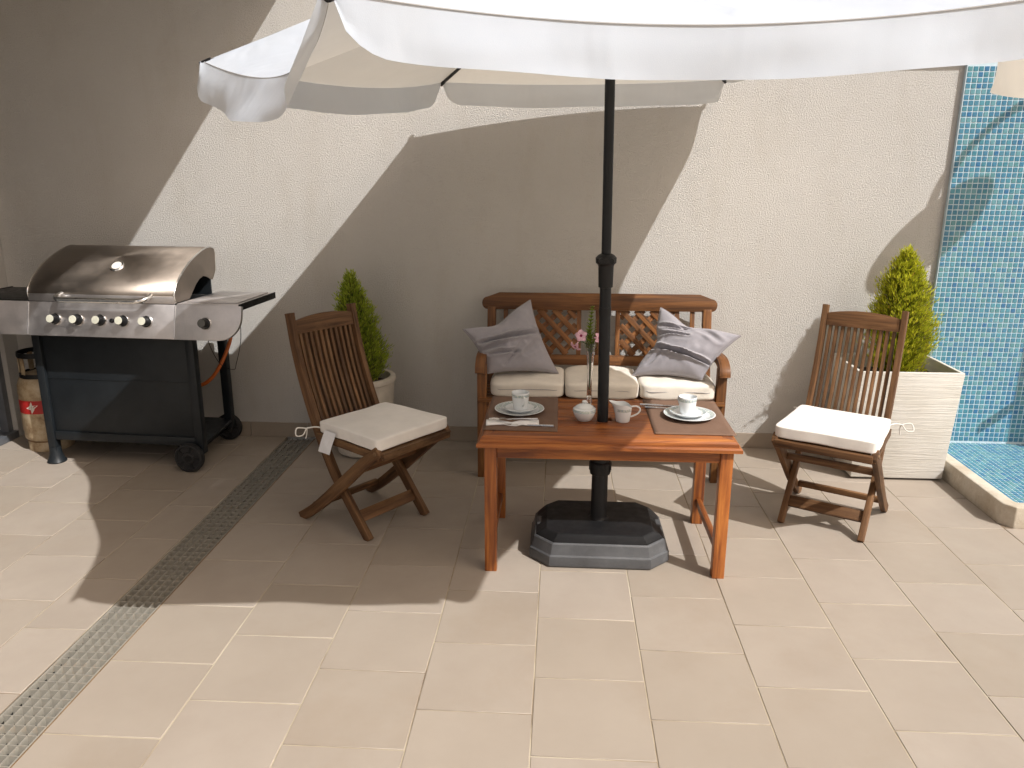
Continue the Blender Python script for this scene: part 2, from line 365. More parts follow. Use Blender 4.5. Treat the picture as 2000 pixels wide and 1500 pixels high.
# drain channel
dr = empty('drain_channel', (-1.487, WY, 0), 0, 'long galvanised drain grate running across the tiles from the wall', 'drain')
DL = 4.6
MB().box(-.086, .086, -DL, -.02, -.12, -.11).box(-.086, -.082, -DL, -.02, -.11, -.004).box(.082, .086, -DL, -.02, -.11, -.004).build('channel', 'drain_dark', dr)
for sx in (-.0795, .0795): beam('frame_rail', (sx, -DL, -.012), (sx, -.02, -.012), .005, .022, 'galvanised', dr, bev=.0008)
beam('rust_strip', (.0846, -DL, -.004), (.0846, -.02, -.004), .0035, .006, 'rust_frame', dr, bev=.0005)
for i in range(4): xx = -.0795 + .159 * (i + 1) / 5; beam('long_bar', (xx, -DL, -.0165), (xx, -.02, -.0165), .0024, .027, 'galvanised', dr, bev=.0004)
cb = MB().box(-.077, .077, -.0013, .0013, -.0175, .0105).mesh('cross_bar')
y = -.045
while y > -DL + .02: link('cross_bar', cb, 'galvanised', dr, loc=(0, y, -.0135)); y -= .0386

# ------------------------------------------------------------------ walls
wall = empty('plaster_wall', (0, WY, 0), 0, 'rough cream plaster wall behind the bench', 'wall')
MB().box(-3.4, 1.985, 0, .2, -.2, 3.6).box(3.39, 6, 0, .2, -.2, 3.6).build('wall_face', 'plaster', wall)
MB().box(.9, 3.4, -.024, .002, 2.032, 3.6).build('upper_band', 'plaster', wall)
x = -3.124
while x < 1.96:
    x2 = min(x + .335, 1.968); MB().box(x + .002, x2 - .002, -.009, 0.001, .001, .088).build('skirting_tile', 'skirting', wall, bev=.0012, seg=1); x = x2
mw_ = empty('mosaic_wall', (0, WY, 0), 0, 'blue glass mosaic wall beside the plaster wall', 'wall')
MB().box(1.973, 3.4, -.0215, .2, -.2, 2.0315).build('backing', 'mosaic_grout', mw_)
PT = .0265; mo = MB(); xx = 1.9755
def chip(mb, x, y, z, axis, s=.0222):
    h = s / 2; e = .0012; d = .0022
    if axis == 'y':
        b = [(x - h, y, z - h), (x + h, y, z - h), (x + h, y, z + h), (x - h, y, z + h)]; t_ = [(x - h + e, y - d, z - h + e), (x + h - e, y - d, z - h + e), (x + h - e, y - d, z + h - e), (x - h + e, y - d, z + h - e)]
    else:
        b = [(x - h, y - h, z), (x + h, y - h, z), (x + h, y + h, z), (x - h, y + h, z)]; t_ = [(x - h + e, y - h + e, z + d), (x + h - e, y - h + e, z + d), (x + h - e, y + h - e, z + d), (x - h + e, y + h - e, z + d)]
    mb.add(b + t_, [(4, 5, 6, 7), (0, 1, 5, 4), (1, 2, 6, 5), (2, 3, 7, 6), (3, 0, 4, 7)])
for i in range(int((3.39 - xx) / PT)):
    for j in range(int((2.03 - .072) / PT)):
        chip(mo, xx + PT * (i + .5), -.0215, .075 + PT * (j + .5), 'y')
tag(mo.build('mosaic_chips', 'mosaic', mw_), kind='stuff')

tray = empty('shower_tray', (2.68, 3.76, 0), 0, 'raised shower tray with blue mosaic floor and rough cream kerb', 'shower tray')
def TL(mb, *a): return mb
cb_ = MB(); out = [(1.9675, WY - .026), (1.9675, 3.330), (2.005, 3.2815), (3.39, 3.2815), (3.39, 3.341), (2.04, 3.341), (2.032, 3.352), (2.032, WY - .026)]
cb_.prism([(a - 2.68, b - 3.76) for a, b in out], 'z', -.01, .098); 
cbm = cb_.mesh('kerb', bev=.012, seg=3); link('kerb', cbm, 'curb', tray)
MB().box(2.033 - 2.68, 3.385 - 2.68, 3.342 - 3.76, WY - .027 - 3.76, -.01, .066).build('tray_bed', 'mosaic_grout', tray)
mf = MB()
for i in range(int(1.345 / PT)):
    for j in range(int(.885 / PT)): chip(mf, 2.036 - 2.68 + PT * (i + .5), WY - .030 - 3.76 - PT * (j + .5), .066, 'z')
tag(mf.build('floor_chips', 'mosaic', tray), kind='stuff')

lw = empty('side_wall', (-3.127, 2.2, 0), 0, 'shaded plaster side wall at the left edge', 'wall')
MB().box(-.25, 0, -4, -.6, -.2, 3.6).box(-.25, 0, 1.95, 2.06, -.2, 3.6).box(-.25, 0, -.6, 1.95, 2.15, 3.6).box(-.25, -.15, -.6, 1.95, -.2, 0.004).build('wall_face', 'plaster', lw)
dd = empty('sliding_door', (-3.16, 2.95, 0), 0, 'grey aluminium sliding door frame in the left side wall', 'door')
for y0, y1 in ((1.16, 1.20), (-1.2, -1.16), (-.03, .03)): beam('frame_post', (-.02, (y0 + y1) / 2, .0), (-.02, (y0 + y1) / 2, 2.15), .05, y1 - y0, 'alu_frame', dd, up=(0, 1, 0))
for y0 in (1.10, .06): beam('sash_stile', (-.05, y0, .05), (-.05, y0, 2.1), .035, .05, 'alu_frame', dd, up=(0, 1, 0))
beam('sill', (-.02, -1.2, .02), (-.02, 1.2, .02), .11, .04, 'alu_frame', dd); beam('head_rail', (-.02, -1.2, 2.13), (-.02, 1.2, 2.13), .08, .04, 'alu_frame', dd)
for a, b in ((.09, 1.07), (-1.13, -.06)): MB().box(-.057, -.047, a, b, .05, 2.1).build('pane', 'pane_glass', dd)
bs = empty('balcony', (-2.2, 3.4, 2.72), 0, 'balcony slab jutting out over the barbecue corner', 'balcony')
XE = -1.90 + (2.72 - 1.75) / 1.335
MB().box(-3.5 + 2.2, XE + 2.2, -1.35, WY - 3.4 + .1, 0, .22).build('slab', 'concrete', bs)
MB().box(-3.5 + 2.2, XE + 2.2 - .04, -1.34, -1.22, .22, 1.1).box(XE + 2.2 - .16, XE + 2.2 - .04, -1.22, WY - 3.4, .22, 1.1).build('parapet', 'plaster', bs)

# ------------------------------------------------------------------ planter, pot and conifers
pl = empty('planter_box', (1.717, 4.0, 0), 0, 'tall white rippled planter box in front of the mosaic wall', 'planter')
def taper_box(x0, x1, y0, y1, z0, z1, k):
    cx, cyy = (x0 + x1) / 2, (y0 + y1) / 2; f = lambda a, c, s: c + (a - c) * s
    b = [(f(x0, cx, k), f(y0, cyy, k), z0), (f(x1, cx, k), f(y0, cyy, k), z0), (f(x1, cx, k), f(y1, cyy, k), z0), (f(x0, cx, k), f(y1, cyy, k), z0)]
    return b + [(x0, y0, z1), (x1, y0, z1), (x1, y1, z1), (x0, y1, z1)]
o_ = taper_box(-.25, .25, -.205, .205, 0.012, .568, .90); i_ = taper_box(-.232, .232, -.187, .187, .06, .568, .90)
MB().add(o_ + i_, [(3, 2, 1, 0), (0, 1, 5, 4), (1, 2, 6, 5), (2, 3, 7, 6), (3, 0, 4, 7), (8, 9, 10, 11)] + [(8 + a, 12 + a, 12 + b, 8 + b) for a, b in ((0, 1), (1, 2), (2, 3), (3, 0))] + [(4 + a, 4 + b, 12 + b, 12 + a) for a, b in ((0, 1), (1, 2), (2, 3), (3, 0))]).build('shell', 'planter', pl, bev=.006, seg=2)
MB().grid(lambda u, v: (-.222 + .444 * u, -.178 + .356 * v, .50 + .012 * noise.noise(Vector((u * 7, v * 7, 1)))), 14, 12).build('soil', 'soil', pl, smooth=True)
for a in (-1, 1): beam('foot', (a * .17, -.14, .006), (a * .17, .14, .006), .05, .011, 'black_plastic', pl, bev=.001)
pt = empty('round_pot', (-1.068, 4.06, 0), 0, 'round stone coloured pot behind the shaded chair', 'pot')
MB().lathe([(0, .0), (.125, .0), (.14, .012), (.165, .2), (.178, .36), (.180, .40), (.188, .405), (.190, .42), (.186, .432), (.160, .432), (.158, .42), (.152, .38), (0, .375)], 56).build('shell', 'pot', pt, smooth=True)
MB().lathe([(.153, .385), (.1, .392), (.05, .388), (0, .39)], 30).build('soil', 'soil', pt, smooth=True)

def conifer(name, loc, h, prof, mat, seed, label, lean=(0, 0), n=620, ll=.026):
    random.seed(seed); t = empty(name, loc, 0, label, 'conifer')
    MB().tube([(0, 0, -.03), (lean[0] * .4, lean[1] * .4, h * .4), (lean[0] * .9, lean[1] * .9, h * .9)], [.016, .011, .004], 8).build('trunk', 'bark', t, smooth=True)
    def rad(f):
        for (a, ra), (b, rb) in zip(prof, prof[1:]):
            if a <= f <= b: return ra + (rb - ra) * (f - a) / (b - a)
        return 0
    mb = MB(); br = MB()
    for i in range(n):
        f = (i + random.random()) / n; f = 1 - (1 - f) ** .80; an = i * 2.39996 + random.uniform(-.3, .3); rr = rad(f) * (random.uniform(.70, 1.06) if random.random() < .9 else random.uniform(1.05, 1.28))
        lump = 1 + .26 * noise.noise(Vector((math.cos(an) * 1.6, math.sin(an) * 1.6, f * 5 + seed))) + .26 * noise.noise(Vector((math.cos(an) * 3.5, math.sin(an) * 3.5, f * 13 + seed))); rr *= lump
        cx, cy_ = lean[0] * f, lean[1] * f; base = Vector((cx, cy_, f * h * .93)); rad_dir = Vector((math.cos(an), math.sin(an), 0))
        tipd = (rad_dir * .62 + Vector((0, 0, .85 + f * .6))).normalized()
        b0 = base + rad_dir * rr * .40; tip = base + rad_dir * rr + Vector((0, 0, .035 + .03 * random.random()))
        br.tube([base - Vector((0, 0, .04)), b0, tip], [.002, .0016, .0008], 3, cap=False)
        side = rad_dir.cross(Vector((0, 0, 1))).normalized()
        for k in range(22):
            u = k / 21; p = b0.lerp(tip, u ** .8) + Vector((random.gauss(0, .008), random.gauss(0, .008), random.gauss(0, .007)))
            d = (tipd * random.uniform(.5, 1.1) + side * random.uniform(-.6, .6) + rad_dir * random.uniform(-.1, .45) + Vector((0, 0, random.uniform(.0, .5)))).normalized()
            L = ll * random.uniform(.55, 1.25) * (1 - .3 * f); w = .0021 * random.uniform(.7, 1.2)
            q = d.cross(Vector((random.gauss(0, 1), random.gauss(0, 1), random.gauss(0, 1)))).normalized() * w
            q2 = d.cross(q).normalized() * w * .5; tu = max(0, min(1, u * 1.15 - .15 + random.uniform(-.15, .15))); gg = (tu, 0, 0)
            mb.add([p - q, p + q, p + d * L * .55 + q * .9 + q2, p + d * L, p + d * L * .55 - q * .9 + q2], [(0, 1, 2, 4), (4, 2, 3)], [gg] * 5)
    tag(mb.build('foliage', mat, t, fix=False), kind='stuff'); tag(br.build('twigs', 'bark', t, fix=False), kind='stuff')
    return t
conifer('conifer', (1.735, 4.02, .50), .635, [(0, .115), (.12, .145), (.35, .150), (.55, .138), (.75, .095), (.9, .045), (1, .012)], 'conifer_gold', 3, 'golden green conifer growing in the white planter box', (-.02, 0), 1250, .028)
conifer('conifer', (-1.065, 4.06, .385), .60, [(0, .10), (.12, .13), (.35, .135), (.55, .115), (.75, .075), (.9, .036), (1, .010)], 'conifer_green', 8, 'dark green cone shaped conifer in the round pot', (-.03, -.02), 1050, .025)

# ------------------------------------------------------------------ folding chairs
def make_chair():
    t = empty('folding_chair')
    st = [(0, 0), (.105, .125), (.205, .25), (.292, .41), (.365, .58), (.42, .755), (.452, .918)]
    for s in (-1, 1):
        curved(st, [.040, .044, .048, .044, .040], s * .166 - .0125, s * .166 + .0125, 'wood_chair', 'back_post', t)
        curved([(-.118, .432), (-.03, .365), (.09, .262), (.21, .158), (.33, .062), (.425, 0)], [.046, .05, .052, .046, .044], s * .194 - .012, s * .194 + .012, 'wood_chair', 'leg', t)
        beam('seat_rail', (s * .19, -.118, .408), (s * .182, .285, .412), .022, .034, 'wood_chair', t)
        MB().lathe([(0, .003), (.007, .003), (.009, 0)], 12).build('bolt', 'rust_frame', t, loc=(s * .2065, -.103, .42), rot=(0, s * math.pi / 2, 0))
    beam('seat_rail', (-.19, -.124, .41), (.19, -.124, .41), .03, .03, 'wood_chair', t)
    for i in range(8): yy = -.085 + .049 * i; beam('seat_slat', (-.176, yy, .423), (.176, yy, .423), .034, .012, 'wood_chair', t, bev=.002)
    # top rail with an arched upper edge
    n = 14; top = []; bot = []
    for i in range(n + 1):
        u = i / n; xx = -.152 + .304 * u; arch = .018 * (1 - (2 * u - 1) ** 2); top.append((xx, .883 + arch)); bot.append((xx, .826))
    mb = MB().prism(top + bot[::-1], 'y', -.011, .011); me = mb.mesh('top_rail', bev=.002)
    o = link('top_rail', me, 'wood_chair', t); o.matrix_local = Matrix.Translation((0, .4365 - .0, 0)) @ Matrix.Translation((0, 0, .855)) @ Matrix.Rotation(R(-11), 4, 'X') @ Matrix.Translation((0, 0, -.855))
    beam('back_rail', (-.152, .306, .436), (.152, .306, .436), .022, .036, 'wood_chair', t, up=(0, .35, 1))
    sl_ = [(.312, .445), (.366, .58), (.40, .68), (.427, .78), (.440, .835)]
    for i in range(11):
        xx = -.134 + .268 * i / 10; curved(sl_, .022, xx - .0072, xx + .0072, 'wood_chair', 'back_slat', t, n=5, bev=.002)
    beam('stretcher', (-.154, .070, .085), (.154, .070, .085), .014, .052, 'wood_chair', t, up=(0, .75, .9))
    beam('stretcher', (-.182, .345, .070), (.182, .345, .070), .02, .028, 'wood_chair', t)
    beam('stretcher', (-.182, .075, .292), (.182, .075, .292), .02, .03, 'wood_chair', t)
    return t
ch = make_chair(); ch.location = (-.68, 3.105, 0); ch.rotation_euler.z = R(54.5)
tag(ch, 'brown slatted folding chair in the shade beside the drain grate', 'chair', 'slatted folding chairs')
c2 = copy_tree(ch); c2.location = (1.142, 3.183, 0); c2.rotation_euler.z = R(-30.3)
tag(c2, 'brown slatted folding chair in full sun before the white planter', 'chair', 'slatted folding chairs')
def chair_cushion(src, label, tagside, seed):
    t = empty('seat_cushion', src.location, src.rotation_euler.z, label, 'cushion', 'white chair seat cushions')
    me = soft_box(.392, .385, .050, 26, 20, .004, seed, .003, -.03); o = link('pad', me, 'white_cushion', t, loc=(0, .075, .4555))
    for s in (-1, 1):
        MB().tube(cat_rom([(s * .185, .25, .452), (s * .205, .275, .456), (s * .228, .30, .45)], 5), .0032, 6).build('tie', 'cord', t, smooth=True)
        if s == tagside:
            MB().tube(cat_rom([(s * .228, .30, .45), (s * .262, .32, .455), (s * .275, .31, .428), (s * .25, .30, .425), (s * .228, .30, .45), (s * .222, .31, .42), (s * .225, .315, .40)], 6), .0028, 6).build('tie', 'cord', t, smooth=True)
    return t
qc = chair_cushion(ch, 'white seat cushion with a paper tag on the shaded chair', -1, 1.0)
MB().grid(lambda u, v: (-.203 - .014 * math.sin(v * 1.5), .135 + .075 * u + .035 * v, .455 - .098 * v), 4, 6).build('care_tag', 'paper_tag', qc, smooth=True)
chair_cushion(c2, 'white seat cushion glowing in the sun on the right chair', 1, 5.0)

# ------------------------------------------------------------------ bench
b = empty('garden_bench', (.21, 3.95, 0), 0, 'wooden three seat garden bench with lattice back against the wall', 'bench')
W_ = 'wood_bench'
def bx(x): return x - .21
by = lambda y: y - 3.95
# top rail: rounded and dropped at both ends
pro = []
for i in range(9): a = R(-90 + 180 * i / 8); pro.append((.593 + .030 * math.cos(a), .822 + .034 * math.sin(a)))
top = pro + [(.53, .879), (-.53, .879)] + [(-x, z) for x, z in pro[::-1]]
me = MB().prism(top, 'y', -.016, .016); me.gr = [(p[0], p[1], p[2]) for p in me.v]; link('top_rail', me.mesh('top_rail', bev=.005), W_, b, loc=(0, by(4.165), 0), rot=(R(-6), 0, 0)).location.z = .0
b.children[-1].matrix_local = Matrix.Translation((0, by(4.165), .83)) @ Matrix.Rotation(R(-8), 4, 'X') @ Matrix.Translation((0, 0, -.83))
for xx in (-.57, .57): curved([(by(4.12), 0), (by(4.075), .2), (by(4.08), .42), (by(4.12), .62), (by(4.160), .80)], .05, xx - .022, xx + .022, W_, 'back_post', b)
beam('back_rail', (-.548, by(4.11), .528), (.548, by(4.11), .528), .026, .055, W_, b, up=(0, .16, 1))
def bk(z): return by(4.112 + (z - .55) * .21)
for xx in (-.495, -.415, -.103, 0, .103, .415, .495): beam('back_slat', (xx, bk(.553), .553), (xx, bk(.80), .80), .024 if abs(xx) != 0 else .03, .014, W_, b, up=(0, 1, 0), bev=.002)
for s in (-1, 1):                                            # lattice panels
    x0, x1, z0, z1 = (.118, .400, .556, .793) if s > 0 else (-.400, -.118, .556, .793)
    for sg in (-1, 1):
        kk = -6
        for kk in range(-6, 16):
            off = kk * .079 + .018
            pts = []
            # line z - z0 = sg*(x-x0) + off'
            if sg > 0: f = lambda x: z0 + (x - x0) - .30 + off
            else: f = lambda x: z0 - (x - x1) - .30 + off
            n = 60; ok = [x0 + (x1 - x0) * i / n for i in range(n + 1) if z0 <= f(x0 + (x1 - x0) * i / n) <= z1]
            if len(ok) < 9: continue
            xa, xb = ok[0], ok[-1]
            beam('lattice_strip', (xa, bk(f(xa)) + .004 * sg, f(xa)), (xb, bk(f(xb)) + .004 * sg, f(xb)), .0075, .029, W_, b, up=(0, 0.2, 1), bev=.0015)
for s in (-1, 1):
    beam('leg', (s * .584, by(3.735), 0), (s * .584, by(3.735), .585), .046, .046, W_, b, up=(0, 1, 0))
    beam('seat_rail', (s * .572, by(3.75), .375), (s * .572, by(4.08), .36), .026, .07, W_, b)
    curved([(by(4.125), .600), (by(4.02), .598), (by(3.90), .607), (by(3.80), .612), (by(3.735), .600), (by(3.700), .576), (by(3.690), .550)], [.030, .034, .036, .036, .042, .042, .034], s * .588 - .025, s * .588 + .025, W_, 'armrest', b, bev=.007)
beam('front_rail', (-.565, by(3.73), .365), (.565, by(3.73), .365), .026, .075, W_, b)
for i in range(6): yy = by(3.72 + .064 * i); beam('seat_slat', (-.6, yy, .413 - i * .002), (.6, yy, .413 - i * .002), .05, .018, W_, b)
beam('stretcher', (-.57, by(3.90), .15), (.57, by(3.90), .15), .03, .04, W_, b)
for s in (-1, 1): beam('stretcher', (s * .58, by(3.75), .15), (s * .58, by(4.09), .15), .026, .04, W_, b)
labs = ['cream bench cushion under the shaded grey pillow', 'cream bench cushion in the middle behind the glass vase', 'sun dappled cream bench cushion on the right end']
for i in range(3):
    t = empty('bench_cushion', (-.152 + .3685 * i, 3.895, .424), 0, labs[i], 'cushion', 'cream bench cushions')
    link('pad', soft_box(.366, .39, .080, 9, 18, .010, i * 3.1, .007, 0, .008), 'cream_cushion', t, loc=(0, 0, .041))
    pth = []
    for k in range(61):
        q = 2 * math.pi * k / 60; e = .28; cx = math.copysign(abs(math.cos(q)) ** e, math.cos(q)); cy_ = math.copysign(abs(math.sin(q)) ** e, math.sin(q)); pth.append((cx * .1836, cy_ * .1956, .046 + .002 * math.sin(k)))
    MB().tube(pth, .0016, 6, cap=False).build('piping', 'piping', t, smooth=True)

def pillow(name, C, T, creases, label, seed, dent, pipe=True):
    C = [Vector(c) for c in C]                               # corners u0v0, u1v0, u1v1, u0v1
    ctr = sum(C, Vector()) / 4; t = empty(name, ctr, 0, label, 'pillow', 'grey throw pillows'); N = 70
    nrm = ((C[1] - C[0]).cross(C[3] - C[0])).normalized()
    if nrm.y > 0: nrm = -nrm
    def base(u, v):
        su, sv = 4 * u * (1 - u), 4 * v * (1 - v)
        p = C[0] * (1 - u) * (1 - v) + C[1] * u * (1 - v) + C[2] * u * v + C[3] * (1 - u) * v
        cu = (C[1] + C[2] - C[0] - C[3]) / 2; cv = (C[3] + C[2] - C[0] - C[1]) / 2
        p = p + cu * (.055 * sv * (1 - 2 * u)) + cv * (.055 * su * (1 - 2 * v))
        for (eu, ev, a, wd, du, dv) in dent: p = p + (cu * du + cv * dv) * a * math.exp(-((u - eu) ** 2 + (v - ev) ** 2) / wd)
        return p
    def fn(side):
        def g_(u, v):
            th = T * max(0, 16 * u * (1 - u) * v * (1 - v)) ** .42
            p = base(u, v); d = th
            if side > 0:
                for (a, b_, c_, e_, dep_, w) in creases:
                    ax, ay, bx_, by_ = a, b_, c_, e_; L2 = (bx_ - ax) ** 2 + (by_ - ay) ** 2; tt = max(0, min(1, ((u - ax) * (bx_ - ax) + (v - ay) * (by_ - ay)) / L2))
                    wob = .02 * noise.noise(Vector((u * 4, v * 4, seed))); ds = math.hypot(u - ax - tt * (bx_ - ax), v - ay - tt * (by_ - ay)) + wob
                    fall = math.sin(math.pi * min(1, max(0, .12 + .76 * tt))); w2 = w * .62; d -= dep_ * fall * math.exp(-(ds / w2) ** 2); d += dep_ * .6 * fall * math.exp(-((ds - 2.2 * w2) / w2) ** 2)
                d += .007 * noise.noise(Vector((u * 5 + seed, v * 5, 0))) * (th / T) + .003 * noise.noise(Vector((u * 13 + seed, v * 9, 3))) * (th / T)
            return p + nrm * d * side - ctr
        return g_
    mb = MB().grid(fn(1), N, N).grid(fn(-1), N, N, True); me = mb.mesh('cover', smooth=True, fix=False)
    bm = bmesh.new(); bm.from_mesh(me); bmesh.ops.remove_doubles(bm, verts=bm.verts, dist=.0006); bmesh.ops.recalc_face_normals(bm, faces=bm.faces); bm.to_mesh(me); bm.free()
    link('cover', me, 'grey_pillow', t)
    rim = [base(i / N, 0) for i in range(N)] + [base(1, i / N) for i in range(N)] + [base(1 - i / N, 1) for i in range(N)] + [base(0, 1 - i / N) for i in range(N + 1)]
    MB().tube([p - ctr for p in rim], .0032, 6, cap=False).build('piping', 'piping', t, smooth=True)
    return t
# corners come from where the pillow leans: bottom on the seat, top against the back
pillow('throw_pillow', [(-.348, 3.755, .535), (.002, 3.86, .515), (-.152, 4.065, .855), (-.478, 3.83, .740)], .062,
       [(.05, .62, .95, .55, .030, .045), (.1, .35, .5, .30, .018, .04), (.25, .1, .62, .42, .012, .04), (.02, .45, .35, .48, .018, .05), (.6, .25, .9, .42, .010, .05)],
       'grey throw pillow in the shade at the left bench end', 2.0, [(.42, 1.0, .10, .05, 0, -1)])
pillow('throw_pillow', [(.375, 3.86, .510), (.705, 3.765, .520), (.885, 3.80, .735), (.525, 4.06, .825)], .062,
       [(.0, .42, .98, .30, .036, .035), (.05, .60, .50, .70, .018, .03), (.05, .72, .42, .82, .014, .03), (.3, .80, .5, .95, .012, .03), (.15, .15, .25, .32, .008, .04), (.6, .9, .9, .75, .008, .05)],
       'grey throw pillow half in sun at the right bench end', 7.0, [(.42, 1.0, .10, .04, 0, -1), (0, .5, .08, .03, 1, 0)])

# ------------------------------------------------------------------ table
t = empty('patio_table', (.19, 3.01, 0), 0, 'low varnished orange brown wooden table with a parasol hole', 'table'); TX, TY = .19, 3.01; W_ = 'wood_table'
for sx in (-.436, .436):
    for sy_ in (-.243, .243): beam('leg', (sx, sy_, 0), (sx, sy_, .512), .046, .046, W_, t, up=(0, 1, 0), bev=.003)
    beam('stretcher', (sx, -.22, .105), (sx, .22, .105), .022, .034, W_, t)
    beam('apron', (sx, -.22, .489), (sx, .22, .489), .02, .044, W_, t)
for sy_ in (-.248, .248): beam('apron', (-.413, sy_, .489), (.413, sy_, .489), .02, .044, W_, t)
# moulded border (mitred)
hx, hy = .487, .283; fw = .062
prof = [(0, .514), (0, .526), (.006, .532), (.012, .533), (.014, .545), (.022, .553), (.030, .555), (fw, .555), (fw, .514)]   # inset, z
for (a0, a1, ln, wd, rot) in ((0, 0, hx, hy, 0), (0, 0, hx, hy, math.pi), (0, 0, hy, hx, math.pi / 2), (0, 0, hy, hx, -math.pi / 2)):
    n = len(prof); vv = [(-(ln - i_), -(wd - i_), z) for i_, z in prof] + [((ln - i_), -(wd - i_), z) for i_, z in prof]
    MB().add(vv, [tuple(range(n)), tuple(range(2 * n - 1, n - 1, -1))] + [(i, n + i, n + (i + 1) % n, (i + 1) % n) for i in range(n)]).build('border_board', W_, t, rot=(0, 0, rot), smooth=True, angle=25)
pw = (2 * (hy - fw)) / 5
for i in range(5):
    y0 = -(hy - fw) + pw * i; mbp = MB()
    yc = y0 + pw / 2
    if i == 2:                                              # plank with the hole for the pole
        hole = [(-.002 + .026 * math.cos(2 * math.pi * k / 24), -.03 + .026 * math.sin(2 * math.pi * k / 24)) for k in range(24)]
        beam('plank', (-(hx - fw) + .0006, yc, .5345), (-.031, yc, .5345), pw - .0012, .04, W_, t, bev=.0012); beam('plank', (.027, yc, .5345), (hx - fw - .0006, yc, .5345), pw - .0012, .04, W_, t, bev=.0012)
        for ya, yb in ((y0 + .0006, -.057), (-.003, y0 + pw - .0006)):
            if yb - ya > .004: beam('plank', (-.0305, (ya + yb) / 2, .5345), (.0265, (ya + yb) / 2, .5345), yb - ya, .04, W_, t, bev=.0005)
    else: beam('plank', (-(hx - fw) + .0006, yc, .5345), (hx - fw - .0006, yc, .5345), pw - .0012, .04, W_, t, bev=.0012)
ZT = .5556
def placemat(x0, x1, y0, y1, label):
    o = MB().grid(lambda u, v: (x0 + (x1 - x0) * u - (x0 + x1) / 2, y0 + (y1 - y0) * v - (y0 + y1) / 2, .0022 + .0006 * noise.noise(Vector((u * 5 + x0, v * 5, 0)))), 16, 20)
    me = o.mesh('placemat', smooth=True); ob = link('placemat', me, 'placemat', loc=((x0 + x1) / 2, (y0 + y1) / 2, ZT))
    md = ob.modifiers.new('s', 'SOLIDIFY'); md.thickness = .0018; md.offset = -1
    return tag(ob, label, 'placemat', 'brown placemats')
placemat(-.282, .003, 2.808, 3.272, 'brown woven placemat in the shade on the left of the table')
placemat(.366, .668, 2.808, 3.268, 'brown woven placemat half in sun on the right of the table')
def china(kind, x, y, z, r, label):
    t = empty(kind, (x, y, z), 0, label, 'plate', kind.replace('_', ' ') + 's')
    MB().lathe([(0, .0035), (r * .52, .0035), (r * .60, .001), (r * .64, .001), (r * .66, .004), (r * .97, .0145), (r, .0165), (r * .985, .0178), (r * .93, .0165), (r * .66, .0075), (r * .60, .0062), (0, .0062)], 56).build('body', 'porcelain', t, smooth=True)
    MB().lathe([(r * .80, .01265), (r * .955, .01745)], 56).build('patterned_rim', 'china_band', t, smooth=True)
def cup(x, y, z, rz, label):
    t = empty('coffee_cup', (x, y, z), rz, label, 'cup', 'white coffee cups')
    MB().lathe([(0, .003), (.022, .003), (.024, 0), (.027, 0), (.0285, .006), (.033, .035), (.0362, .068), (.0355, .0695), (.0345, .068), (.031, .035), (.0265, .008), (0, .0065)], 44).build('body', 'porcelain', t, smooth=True)
    MB().lathe([(.03505, .052), (.0362, .0635)], 44).build('patterned_band', 'china_band', t, smooth=True)
    MB().tube(cat_rom([(.0345, 0, .056), (.050, 0, .060), (.058, 0, .048), (.052, 0, .031), (.0315, 0, .018)], 6), .0034, 8).build('handle', 'porcelain', t, smooth=True)
    MB().lathe([(.0331, .045), (0, .045)], 30).build('drink', 'soil', t) if 0 else None
china('dinner_plate', -.153, 3.045, ZT + .003, .101, 'white dinner plate with patterned rim on the shaded placemat')
china('saucer', -.152, 3.043, ZT + .0115, .073, 'small saucer under the left cup')
cup(-.149, 3.043, ZT + .0180, R(-70), 'white coffee cup on the left saucer, handle towards the camera')
china('dinner_plate', .526, 3.022, ZT + .003, .102, 'white dinner plate with patterned rim on the right placemat')
china('saucer', .520, 3.024, ZT + .0115, .073, 'small saucer under the right cup')
cup(.517, 3.026, ZT + .0180, R(120), 'white coffee cup on the right saucer in the sun')
def cutlery(kind, x, y, z, rz, label, L=.20):
    t = empty(kind, (x, y, z), rz, label, kind, None)
    if kind == 'knife':
        MB().grid(lambda u, v: (L * (u - .5), (v - .5) * (.009 + .006 * math.sin(math.pi * min(1, u * 1.6)) * (u < .62)), .0035 + .0012 * math.sin(u * 5)), 20, 3).build('blade', 'cutlery', t, smooth=True)
        MB().tube([(L * .05, 0, .0035), (L * .3, 0, .0045), (L * .5, 0, .004)], [.004, .0048, .005], 8).build('handle', 'cutlery', t, smooth=True)
    else:
        MB().tube([(-L * .12, 0, .004), (L * .2, 0, .006), (L * .5, 0, .004)], [.0025, .003, .005], 8).build('handle', 'cutlery', t, smooth=True)
        MB().grid(lambda u, v: (-L * (.12 + .18 * u), (v - .5) * .022 * (.35 + .65 * min(1, u * 2.5)), .004 + .004 * math.sin(u * 3)), 8, 4).build('bowl', 'cutlery', t, smooth=True)
        for k in range(4): yy = -.0088 + .0059 * k; MB().tube([(-L * .29, yy, .0045), (-L * .40, yy, .007), (-L * .5, yy, .005)], .0014, 6).build('tine', 'cutlery', t, smooth=True)
cutlery('knife', -.125, 2.868, ZT + .001, R(-3), 'steel knife at the front of the left placemat', .225)
cutlery('fork', -.170, 2.905, ZT + .0115, R(4), 'steel fork lying on the left napkin', .19)
def napf(u, v):
    x = (u - .5); y = (v - .5); w = .030 + .030 * abs(x) * 2 - .012 * math.exp(-(x / .08) ** 2) + .03 * math.exp(-((x - .02) / .13) ** 2) * (v < .5)
    return (.205 * x, y * w * 1.2 - .012 * math.exp(-(x / .14) ** 2), .004 + .008 * (1 - (2 * v - 1) ** 2) * (.5 + .5 * math.sin(9 * u + 3 * v)) + .0025 * noise.noise(Vector((u * 9, v * 4, 2))))
